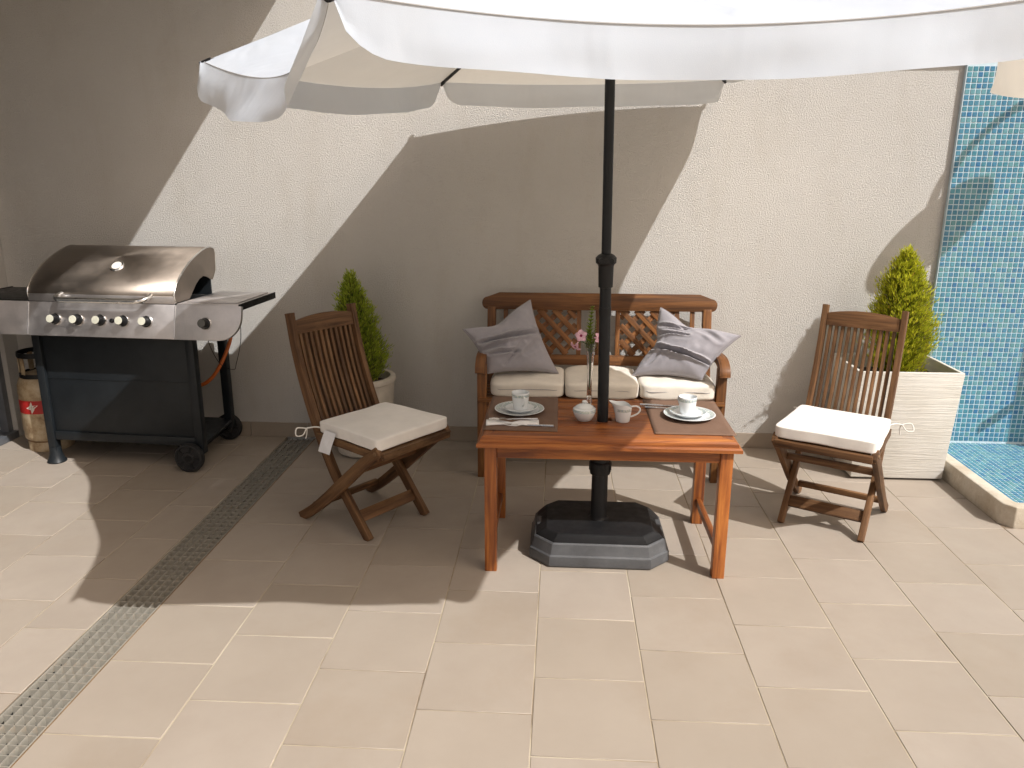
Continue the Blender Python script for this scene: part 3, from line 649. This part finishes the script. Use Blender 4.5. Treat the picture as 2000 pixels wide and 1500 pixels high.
o = MB().grid(napf, 30, 12).build('napkin', 'napkin', None, smooth=True, loc=(-.172, 2.898, ZT + .0005), rot=(0, 0, R(3))); tag(o, 'crumpled white paper napkin in front of the left plate', 'napkin')
md = o.modifiers.new('s', 'SOLIDIFY'); md.thickness = .0015
cutlery('knife', .450, 3.165, ZT + .003, R(176), 'steel knife behind the right plate', .21)
cutlery('fork', .455, 3.118, ZT + .003, R(170), 'steel fork half hidden by the right plate', .19)
sb = empty('sugar_bowl', (.107, 2.965, ZT), 0, 'round white sugar bowl with lid beside the pole', 'sugar bowl')
MB().lathe([(0, .002), (.022, .002), (.025, 0), (.029, .003), (.040, .022), (.0455, .038), (.044, .048), (.036, .053), (.034, .052), (.04, .042), (.038, .025), (0, .01)], 44).build('body', 'porcelain', sb, smooth=True)
MB().lathe([(.0462, .0375), (.0448, .0478)], 44).build('patterned_band', 'china_band', sb, smooth=True)
lid = MB().lathe([(.0355, .0535), (.034, .057), (.022, .064), (.010, .067), (.006, .069), (.009, .073), (.0105, .077), (.006, .081), (0, .082)], 40).build('lid', 'porcelain', sb, smooth=True)
jg = empty('cream_jug', (.258, 2.962, ZT), 0, 'white cream jug with pointed spout beside the pole', 'jug')
def jugmesh():
    n = 44; prof = [(.026, 0), (.0275, .004), (.0315, .03), (.0335, .055), (.0345, .072), (.0335, .0725), (.0322, .055), (.030, .03), (.026, .008)]; vv = []; ff = []
    for i, (r, z) in enumerate(prof):
        for k in range(n):
            a = 2 * math.pi * k / n; s_ = max(0, -math.cos(a)) ** 6; up_ = max(0, (z - .045) / .027); rr = r + .022 * s_ * up_ ** 1.3; zz = z + .010 * s_ * up_ - .016 * up_ * max(0, math.cos(a)) ** 2
            vv.append((rr * math.cos(a), rr * math.sin(a), zz))
    for i in range(len(prof) - 1):
        for k in range(n): k2 = (k + 1) % n; ff.append((i * n + k, i * n + k2, (i + 1) * n + k2, (i + 1) * n + k))
    ff.append(tuple(range(n))[::-1]); ff.append(tuple((len(prof) - 1) * n + k for k in range(n)))
    return MB().add(vv, ff)
jugmesh().build('body', 'porcelain', jg, smooth=True)
MB().lathe([(.0330, .044), (.0343, .055)], 44).build('patterned_band', 'china_band', jg, smooth=True)
MB().tube(cat_rom([(.031, 0, .060), (.052, 0, .061), (.066, 0, .050), (.058, 0, .032), (.0305, 0, .018)], 7), [.0036] * 29, 8).build('handle', 'porcelain', jg, smooth=True)

va = empty('bud_vase', (.131, 3.135, ZT), 0, 'tall slim clear glass bud vase on the table', 'vase')
MB().lathe([(0, 0), (.026, 0), (.026, .004), (.014, .010), (.008, .018), (.013, .028), (.008, .038), (.012, .046), (.0105, .056), (.0095, .12), (.0125, .19), (.0185, .255), (.0205, .275), (.0192, .2755), (.0172, .255), (.011, .19), (.0072, .12), (.005, .075), (0, .07)], 36).build('glass_body', 'glass', va, smooth=True)
VX, VY, VZ = .131, 3.135, ZT
def flower(dx, dy, dz, nd, r, label):
    t = empty('pink_flower', (VX, VY, VZ + .08), 0, label, 'flower', 'pink flowers in the glass vase'); hd = Vector((dx, dy, dz)); nd = Vector(nd).normalized()
    MB().tube(cat_rom([(0, 0, 0), (dx * .12, dy * .12, .16), (dx * .5, dy * .5, max(.20, dz * .95)), tuple(hd - nd * .012), tuple(hd)], 6), [.0016] * 19 + [.002, .0022, .0025, .003, .0035, .004], 6).build('stem', 'stem', t, smooth=True)
    MB().tube([hd - nd * .022, hd - nd * .008, hd], [.0028, .0042, .006], 8).build('flower_tube', 'petal', t, smooth=True)
    a = nd.orthogonal().normalized(); b_ = nd.cross(a)
    for k in range(5):
        q = 2 * math.pi * k / 5 + .3; e = a * math.cos(q) + b_ * math.sin(q); s_ = nd.cross(e)
        MB().grid(lambda u, v: hd + e * (.003 + r * u) + s_ * ((v - .5) * r * 1.05 * math.sin(math.pi * min(.93, .12 + u * .86)) ** .7) + nd * (.004 * math.sin(u * 2.6) - .006 * u * u + .003 * (2 * v - 1) ** 2), 6, 6).build('petal', 'petal', t, smooth=True)
    MB().lathe([(0, .0025), (.004, .002), (.0058, 0)], 12).build('flower_eye', 'petal_eye', t, smooth=True).matrix_local = Matrix.Translation(hd + nd * .0015) @ nd.to_track_quat('Z', 'Y').to_matrix().to_4x4()
flower(-.040, -.02, .228, (-.25, -1, .25), .022, 'open pink flower facing the camera on the vase rim')
flower(-.062, -.03, .186, (-.5, -.5, -.7), .022, 'drooping pink flower hanging lowest left of the vase')
flower(.030, -.03, .222, (.75, -.55, .1), .022, 'pink flower leaning towards the parasol pole')
random.seed(11)
def sprig(loc, pts, mat, leafmat_, n, L, label, name):
    t = empty(name, loc, 0, label, 'sprig', None); P = cat_rom(pts, 8); MB().tube(P, .0014, 6).build('stem', 'stem', t, smooth=True); mb = MB(); N = len(P)
    for i in range(n):
        f = .35 + .65 * i / n; p = P[min(N - 1, int(f * (N - 1)))]; a = i * 2.4; d = (Vector((math.cos(a), math.sin(a), .75))).normalized(); q = d.cross(Vector((0, 0, 1))).normalized() * .0036; LL = L * (1.15 - .8 * (f - .35) / .65)
        mb.add([p - q * .5, p + q * .5, p + d * LL * .5 + q, p + d * LL, p + d * LL * .5 - q], [(0, 1, 2, 4), (4, 2, 3)], [(.3, 0, 0)] * 5)
    tag(mb.build('leaves', leafmat_, t, fix=False), kind='stuff')
sprig((VX, VY, VZ + .08), [(0, 0, 0), (.0, 0, .15), (-.006, .0, .24), (.004, .004, .345)], 'stem', 'conifer_green', 170, .036, 'upright green leafy sprig standing in the vase', 'leafy_sprig')
sprig((VX + .002, VY, VZ + .08), [(0, 0, 0), (.003, 0, .14), (.012, .004, .22), (.016, .008, .29)], 'stem', 'bud_spike', 60, .016, 'small brown bud spike standing in the vase', 'bud_spike')

# ------------------------------------------------------------------ parasol and its base
pb = empty('parasol_stand', (.178, 2.985, 0), 0, 'heavy dark grey plastic parasol stand under the table', 'parasol stand')
def octa(hx, hy, ch, z): return [(-hx + ch, -hy, z), (hx - ch, -hy, z), (hx, -hy + ch, z), (hx, hy - ch, z), (hx - ch, hy, z), (-hx + ch, hy, z), (-hx, hy - ch, z), (-hx, -hy + ch, z)]
lev = [octa(.274, .192, .08, 0.0), octa(.279, .197, .08, .008), octa(.277, .195, .08, .046), octa(.271, .189, .078, .051), octa(.261, .181, .074, .092), octa(.256, .177, .072, .098)]
vv = [p for L_ in lev for p in L_]; ff = [tuple(range(8))[::-1], tuple(len(vv) - 8 + k for k in range(8))]
for i in range(len(lev) - 1):
    for k in range(8): k2 = (k + 1) % 8; ff.append((i * 8 + k, i * 8 + k2, i * 8 + 8 + k2, i * 8 + 8 + k))
MB().add(vv, ff).build('weight', 'base_plastic', pb, bev=.003, seg=2, smooth=True, angle=14)
lev = [octa(.254, .1755, .072, .096), octa(.252, .174, .07, .102), octa(.238, .171, .062, .114), octa(.218, .167, .05, .128), octa(.210, .162, .045, .132)]
vv = [p for L_ in lev for p in L_]; ff = [tuple(range(8))[::-1], tuple(len(vv) - 8 + k for k in range(8))]
for i in range(len(lev) - 1):
    for k in range(8): k2 = (k + 1) % 8; ff.append((i * 8 + k, i * 8 + k2, i * 8 + 8 + k2, i * 8 + 8 + k))
MB().add(vv, ff).build('cover_plate', 'black_plastic', pb, bev=.003, seg=2, smooth=True, angle=14)
for s in (-1, 1): MB().box(s * .240 - .012, s * .240 + .012, -.03, .03, .095, .117).build('lug', 'base_plastic', pb, bev=.004)
MB().lathe([(.030, .128), (.043, .131), (.036, .136), (.0335, .145), (.0325, .33), (.030, .331)], 36).build('tube', 'black_plastic', pb, smooth=True)
cl = MB().lathe([(.0335, .322), (.0405, .326), (.043, .345), (.043, .372), (.040, .378), (.037, .380), (.035, .40), (.027, .402), (.026, .322)], 36, closed=True).build('clamp_collar', 'black_plastic', pb, smooth=True)
for k in range(12):
    a = 2 * math.pi * k / 12; MB().box(.0425, .0448, -.004, .004, .34, .374).build('grip_rib', 'black_plastic', cl, rot=(0, 0, a))

P0 = Vector((.186, 2.982, .14)); AP = Vector((.150, 2.86, 2.44)); ax = (AP - P0).normalized()
ps = empty('parasol', P0, 0, 'large white parasol with scalloped valance on a black pole', 'parasol')
def pp(z): return P0 + (AP - P0) * ((z - P0.z) / (AP.z - P0.z)) - P0
MB().tube([pp(.16), pp(1.10)], .0215, 24).build('lower_pole', 'pole_metal', ps, smooth=True)
MB().tube([pp(1.09), pp(2.46)], .0178, 24).build('upper_pole', 'pole_metal', ps, smooth=True)
MB().tube([pp(.98), pp(1.012)], .0228, 24).build('pole_ring', 'black_plastic', ps, smooth=True)
jt = MB().tube([pp(1.085), pp(1.088), pp(1.165), pp(1.172), pp(1.178), pp(1.196), pp(1.206), pp(1.212)], [.020, .027, .0285, .031, .038, .039, .030, .019], 26).build('pole_joint', 'black_plastic', ps, smooth=True)
for s in (-1, 1): MB().tube([pp(1.188) + Vector((s * .018, -.030, 0)), pp(1.188) + Vector((s * .018, -.039, 0))], [.0115, .010], 14).build('screw_knob', 'black_plastic', jt, smooth=True)
V = [Vector(p) for p in ((-.394, 1.425, 1.793), (-1.228, 2.80, 1.860), (-.600, 4.110, 1.928), (.795, 4.19, 1.945), (1.445, 2.92, 1.925), (.925, 1.50, 1.806))]
CT = sum(V, Vector()) / 6
for k in range(6):
    A, B = V[k], V[(k + 1) % 6]; inw = (CT - (A + B) / 2); inw.z = 0; inw.normalize(); sgI = (.085, .05, -.03, -.05, .03, .045)[k]; sag = (.085, .055, .015, -.075, .05, .050)[k]; VL = (.116, .104, .104, .03, .125, .090)[k]; vo_ = (.05, 0, 0, .01, 0, 0)[k]
    def rim(u, A=A, B=B, inw=inw, sgI=sgI, sag=sag):
        s = 4 * u * (1 - u); return A.lerp(B, u) + inw * sgI * s + Vector((0, 0, -sag * s))
    def pan(u, v):
        p = rim(u).lerp(AP, v); s = 4 * u * (1 - u); p.z -= .055 * s * math.sin(math.pi * v) * (1 - v * .5) + .03 * math.sin(math.pi * v)
        return p + Vector((0, 0, .012 * v * (1 - v) * noise.noise(Vector((u * 6 + k, v * 9, k))))) - P0
    pn = MB().grid(pan, 26, 18).build('canopy_panel', 'canopy', ps, smooth=True)
    Lr = (B - A).length; outw = -inw
    def val(u, v):
        d = min(u, 1 - u) * Lr; rr = .035 if k == 2 and u > .5 else .10; f = 1 if d > rr else math.sqrt(max(0, 1 - (1 - d / rr) ** 2)); L = .004 + (VL + .006 * noise.noise(Vector((u * 5, k, 0)))) * f
        wv = .016 * math.sin(u * 13 + k * 2) + .02 * noise.noise(Vector((u * 6 + k * 5, v * 1.4, k))) + (.022 * math.sin(math.pi * u) if k == 0 else 0)
        return rim(u) + Vector((0, 0, .002 - L * v)) + outw * (v * (.006 + wv * (.5 if k == 5 else 1) + vo_ * f)) - P0
    MB().grid(val, 60, 9).build('valance', 'canopy', pn, smooth=True)
    MB().tube([rim(i / 40) + outw * .0015 - P0 for i in range(41)], .0012, 5, cap=False).build('seam', 'seam', pn, smooth=True)
    tip = A - P0 + Vector((0, 0, -.006))
    top = AP - P0 + Vector((0, 0, -.045)); mid = tip.lerp(top, .5) + Vector((0, 0, -.042))
    rb = MB().tube([tip, tip.lerp(top, .25) + Vector((0, 0, -.034)), mid, tip.lerp(top, .75) + Vector((0, 0, -.034)), top], .0075, 8).build('rib', 'pole_metal', ps, smooth=True)
    MB().tube([mid, pp(2.02)], .006, 8).build('strut', 'pole_metal', rb, smooth=True)
    MB().tube([tip + (top - tip).normalized() * .03, tip - (top - tip).normalized() * .012], .010, 10).build('rib_cap', 'black_plastic', rb, smooth=True)
MB().tube([pp(1.99), pp(2.05)], [.032, .032], 20).build('runner', 'black_plastic', ps, smooth=True)
MB().tube([pp(2.36), pp(2.41)], [.032, .032], 20).build('hub', 'black_plastic', ps, smooth=True)
MB().tube([pp(2.44), pp(2.47), pp(2.50)], [.03, .02, .006], 20).build('finial', 'black_plastic', ps, smooth=True)

# ------------------------------------------------------------------ barbecue
gl_ = empty('gas_barbecue', (-2.218, 3.93, 0), R(-3.8), 'stainless steel gas barbecue on a black wheeled cart by the wall', 'barbecue')
for (lx, ly) in ((-.43, -.18), (-.43, .24)):
    beam('leg', (lx, ly, .03), (lx, ly, .72), .044, .044, 'grill_paint', gl_, up=(0, 1, 0), bev=.006)
    MB().lathe([(0, 0), (.046, 0), (.048, .006), (.040, .02), (.030, .05), (.027, .085), (0, .085)], 24).build('foot', 'grill_paint', gl_, smooth=True, loc=(lx, ly, 0))
for lx, ly in ((.40, -.18), (.345, .24)): beam('leg', (lx, ly, .09), (lx, ly, .72), .044, .044, 'grill_paint', gl_, up=(0, 1, 0), bev=.006)
for wx, ly in ((.352, -.222), (.312, .285)):
    w = MB().lathe([(.0, -.018), (.030, -.018), (.034, -.012), (.060, -.012), (.064, -.020), (.073, -.018), (.0765, -.008), (.0765, .008), (.073, .018), (.064, .020), (.06, .012), (.034, .012), (.03, .018), (0, .018)], 40).build('wheel', 'rubber', gl_, smooth=True, loc=(wx, ly, .0765), rot=(math.pi / 2, 0, 0))
    for k in range(5): a = 2 * math.pi * k / 5; MB().box(.030, .062, -.006, .006, -.0165, .0165).build('spoke', 'grill_black', w, rot=(0, 0, a))
    MB().lathe([(0, .021), (.018, .020), (.020, .016), (.020, -.016), (.018, -.020), (0, -.021)], 20).build('hub_cap', 'grill_black', w, smooth=True)
MB().tube([(.352, -.23, .0765), (.312, .29, .0765)], .006, 8).build('axle', 'grill_black', gl_, smooth=True)
MB().box(-.405, .377, -.185, -.172, .135, .705).build('front_panel', 'grill_paint', gl_, bev=.003)
MB().box(-.405, .377, -.1875, -.1855, .461, .466).build('panel_crease', 'grill_paint', gl_, bev=.0006)
MB().box(-.405, .377, -.196, -.186, .13, .175).build('bottom_rail', 'grill_paint', gl_, bev=.002)
MB().prism([(-.425, -.17), (.415, -.17), (.362, .25), (-.425, .25)], 'z', .128, .142).build('bottom_shelf', 'grill_paint', gl_, bev=.002)
MB().box(-.44, -.425, -.16, .22, .15, .70).build('side_panel', 'grill_paint', gl_)
MB().box(-.375, .375, -.235, .14, .69, .868).build('firebox', 'grill_black', gl_, bev=.004)
# control fascia: leaning panel
def fas(x0, x1, name, corner=0, mir=1):
    pts = [(x0, 0), (x1, 0), (x1, .168), (x0, .168)]
    if corner:
        arc = [(x1 - corner + corner * math.sin(R(90 * i / 8)), corner - corner * math.cos(R(90 * i / 8))) for i in range(9)]; pts = [(x0, 0)] + arc + [(x1, .168), (x0, .168)]
    mb = MB().prism(pts, 'y', -.004, .016); o = link(name, mb.mesh(name, bev=.003), 'steel', gl_)
    o.matrix_local = Matrix.Translation((0, -.296, .712)) @ Matrix.Rotation(R(-14), 4, 'X'); return o
fa = fas(-.385, .385, 'control_panel'); fas(.387, .722, 'right_fascia', .115); fl = fas(-.80, -.387, 'left_fascia')
for xs in (-.386, .386): MB().tube([(xs, -.0045, .004), (xs, -.0045, .164)], .0022, 8).build('panel_edge_glint', 'chrome', fa, smooth=True)  # added chrome strips stand in for panel edges catching light
def knob(x, z, face, par):
    k = MB().lathe([(.0, -.002), (.031, -.002), (.031, .004), (.0275, .009), (.0235, .007), (0, .007)], 32).build('knob_bezel', 'chrome', par, smooth=True, loc=(x, -.0045, z), rot=(math.pi / 2, 0, 0))
    MB().lathe([(.0215, .004), (.0212, .041), (.019, .044), (0, .0445)], 28).build('knob', 'grill_black', k, smooth=True)
    MB().lathe([(.0195, .0442), (.019, .0455), (0, .046)], 28).build('knob_face', face, k, smooth=True)
for i in range(5): knob(-.236 + .1195 * i, .082, 'knob_face', fa)
knob(.545, .080, 'knob_face_shaded', fa)  # umbrella shade on the right knob is put into its face colour
MB().lathe([(0, .012), (.009, .011), (.011, .008), (.011, -.001), (0, -.001)], 18).build('igniter_button', 'grill_black', fa, smooth=True, loc=(.062, -.0045, .082), rot=(math.pi / 2, 0, 0))
# hood
pf = [(p.x, p.y) for p in cat_rom([(-.252, .882, 0), (-.256, .93, 0), (-.205, .992, 0), (-.095, 1.060, 0), (.03, 1.105, 0), (.115, 1.118, 0), (.165, 1.105, 0)], 6)] + [(.172, 1.08), (.16, .99)]
HX = .382
hood = MB().add([(-HX, y_, z_) for y_, z_ in pf] + [(HX, y_, z_) for y_, z_ in pf], [(i, i + 1, len(pf) + i + 1, len(pf) + i) for i in range(len(pf) - 1)]).build('hood', 'steel_lid', gl_, smooth=True, angle=30)
md = hood.modifiers.new('s', 'SOLIDIFY'); md.thickness = .006; md.offset = -1
arch = [(.125, .948), (.10, .955), (.06, .972), (.03, .978), (-.01, .968), (-.05, .945), (-.09, .912), (-.122, .882)]
for s in (-1, 1):
    poly = pf + arch; mb = MB().prism(poly, 'x', s * HX - .004 + s * .001, s * HX + .004 + s * .001); mb.build('hood_side', 'steel_lid', hood, bev=.0015, seg=1)
    MB().tube([(s * (HX + .003), y_, z_) for y_, z_ in pf], .0038, 6).build('hood_edge', 'chrome', hood, smooth=True)
MB().box(-.38, .38, .105, .115, .87, .985).build('back_shield', 'grill_paint', hood)
MB().box(-HX - .002, HX + .002, -.262, -.250, .878, .915).build('hood_lip', 'steel', hood, bev=.004)
hd = MB().tube(cat_rom([(-.205, -.252, .915), (-.212, -.285, .905), (-.19, -.312, .897), (-.14, -.315, .896), (.02, -.315, .896), (.19, -.315, .896), (.24, -.310, .899), (.262, -.285, .907), (.262, -.252, .917)], 6), .0138, 14).build('hood_handle', 'chrome', hood, smooth=True)
g_ = empty('x'); bpy.data.objects.remove(g_)
th = MB().lathe([(0, 0), (.034, 0), (.036, .008), (.032, .012), (.026, .011), (0, .011)], 32).build('thermometer', 'chrome', hood, smooth=True)
th.matrix_local = Matrix.Translation((.028, -.135, 1.037)) @ Vector((0, -.62, .78)).to_track_quat('Z', 'Y').to_matrix().to_4x4()
MB().lathe([(.025, .0112), (.024, .0125), (0, .013)], 28).build('dial', 'gas_white', th, smooth=True)
# side shelves
for s in (-1, 1):
    x0, x1 = (.390, .705) if s > 0 else (-.80, -.390)
    fr = MB().box(x0, x1, -.252, .15, .862, .880).build('side_shelf', 'steel' if s > 0 else 'grill_paint', gl_, bev=.003)
    if s > 0:
        MB().box(x0 + .03, x1 - .022, -.215, .13, .8805, .886).build('burner_lid', 'steel', fr, bev=.002)
        MB().box(x1, x1 + .008, -.256, .154, .852, .884).build('edge_trim', 'grill_black', fr, bev=.002)
    else: MB().box(x0 - .008, x0, -.256, .154, .852, .884).build('edge_trim', 'grill_black', fr, bev=.002)
MB().tube(cat_rom([(.36, .20, .72), (.44, .16, .70), (.455, .12, .63), (.42, .08, .52), (.35, .07, .42), (.25, .08, .37), (.0, .15, .33), (-.45, .12, .40), (-.58, .08, .50)], 8), .0100, 10).build('gas_hose', 'hose_orange', gl_, smooth=True)
MB().tube(cat_rom([(.68, -.20, .86), (.665, -.18, .70), (.60, -.12, .56), (.53, -.02, .50), (.45, .0, .52), (.40, 0, .62), (.385, 0, .72)], 7), .0018, 6).build('igniter_cable', 'grill_black', gl_, smooth=True)

gb = empty('gas_bottle', (-2.842, 4.02, 0), 0, 'dented cream gas bottle with a red star label beside the barbecue', 'gas bottle')
MB().lathe([(0, .012), (.104, .012), (.106, .0), (.112, .0), (.112, .05), (.108, .055), (.112, .062), (.122, .072), (.125, .09), (.122, .105), (.126, .115), (.126, .30), (.123, .312), (.126, .324), (.124, .37), (.112, .405), (.085, .428), (.04, .44), (0, .442)], 48).build('body', 'gas_paint', gb, smooth=True)
MB().lathe([(.113, .054), (.114, .058), (.113, .062)], 48).build('base_ring', 'rust_frame', gb, smooth=True)
MB().lathe([(.022, .435), (.022, .47), (.014, .475), (.014, .51), (0, .512)], 18).build('valve', 'rust_frame', gb, smooth=True)
MB().lathe([(.098, .405), (.101, .40), (.104, .405), (.104, .435), (.098, .435)], 40, closed=True).build('collar', 'grill_black', gb, smooth=True)
MB().lathe([(.098, .525), (.104, .525), (.106, .535), (.104, .552), (.098, .552)], 40, closed=True).build('handle_ring', 'grill_black', gb, smooth=True)
for a in (200, 250, 330, 20, 100, 150): MB().box(.097, .103, -.014, .014, .43, .53).build('handle_strut', 'gas_paint', gb, rot=(0, 0, R(a)), bev=.001)
lb = MB().grid(lambda u, v: (.1272 * math.cos(R(225 + 95 * u)), .1272 * math.sin(R(225 + 95 * u)), .222 + .074 * v), 20, 4).build('label', 'gas_red', gb, smooth=True)
def onc(u, v, r=.1280): a = R(272) + u / r; return (r * math.cos(a), r * math.sin(a), .259 + v)
star = [(-.032, -.004), (-.012, .008), (-.010, .010), (.001, .034), (.005, .012), (.034, .012), (.013, -.006), (.014, -.010), (-.003, -.034), (-.006, -.012)]
vv = [onc(0, 0)] + [onc(x_, z_) for x_, z_ in star]
MB().add(vv, [(0, 1 + i, 1 + (i + 1) % len(star)) for i in range(len(star))]).build('star_emblem', 'gas_white', lb)
MB().add([onc(-.014, -.0007, .1285), onc(.014, -.0007, .1285), onc(.014, .0007, .1285), onc(-.014, .0007, .1285), onc(-.0007, -.016, .1285), onc(.0007, -.016, .1285), onc(.0007, .016, .1285), onc(-.0007, .016, .1285)], [(0, 1, 2, 3), (4, 5, 6, 7)]).build('emblem_cross', 'grill_black', lb)

# ------------------------------------------------------------------ outdoor shower (just outside the frame, its shadow falls on the mosaic)
sh = empty('garden_shower', (2.80, 4.03, .066), 0, 'steel garden shower with round rain head in the mosaic tray', 'shower')
MB().tube([(0, 0, 0), (0, 0, 2.02)], .036, 24).build('column', 'chrome', sh, smooth=True)
MB().lathe([(0, 0), (.075, 0), (.075, .012), (.04, .018)], 28).build('floor_flange', 'chrome', sh, smooth=True)
HXY = Vector((2.569 - 2.80, 3.738 - 4.03, 0))
MB().tube(cat_rom([(0, 0, 2.0), tuple(HXY * .06 + Vector((0, 0, 2.18))), tuple(HXY * .35 + Vector((0, 0, 2.325))), tuple(HXY * .65 + Vector((0, 0, 2.355))), tuple(HXY * .9 + Vector((0, 0, 2.28))), tuple(HXY + Vector((0, 0, 2.12))), tuple(HXY + Vector((0, 0, 2.02)))], 8), .016, 14).build('arm', 'chrome', sh, smooth=True)
MB().lathe([(0, .03), (.03, .03), (.05, .012), (.16, .008), (.165, 0), (.16, -.006), (0, -.006)], 44).build('rain_head', 'chrome', sh, smooth=True, loc=(HXY.x, HXY.y, 2.005))
MB().tube([(-.02, -.02, .62), (-.05, -.06, .62), (-.09, -.10, .615)], [.02, .022, .020], 14).build('mixer_lever', 'chrome', sh, smooth=True)
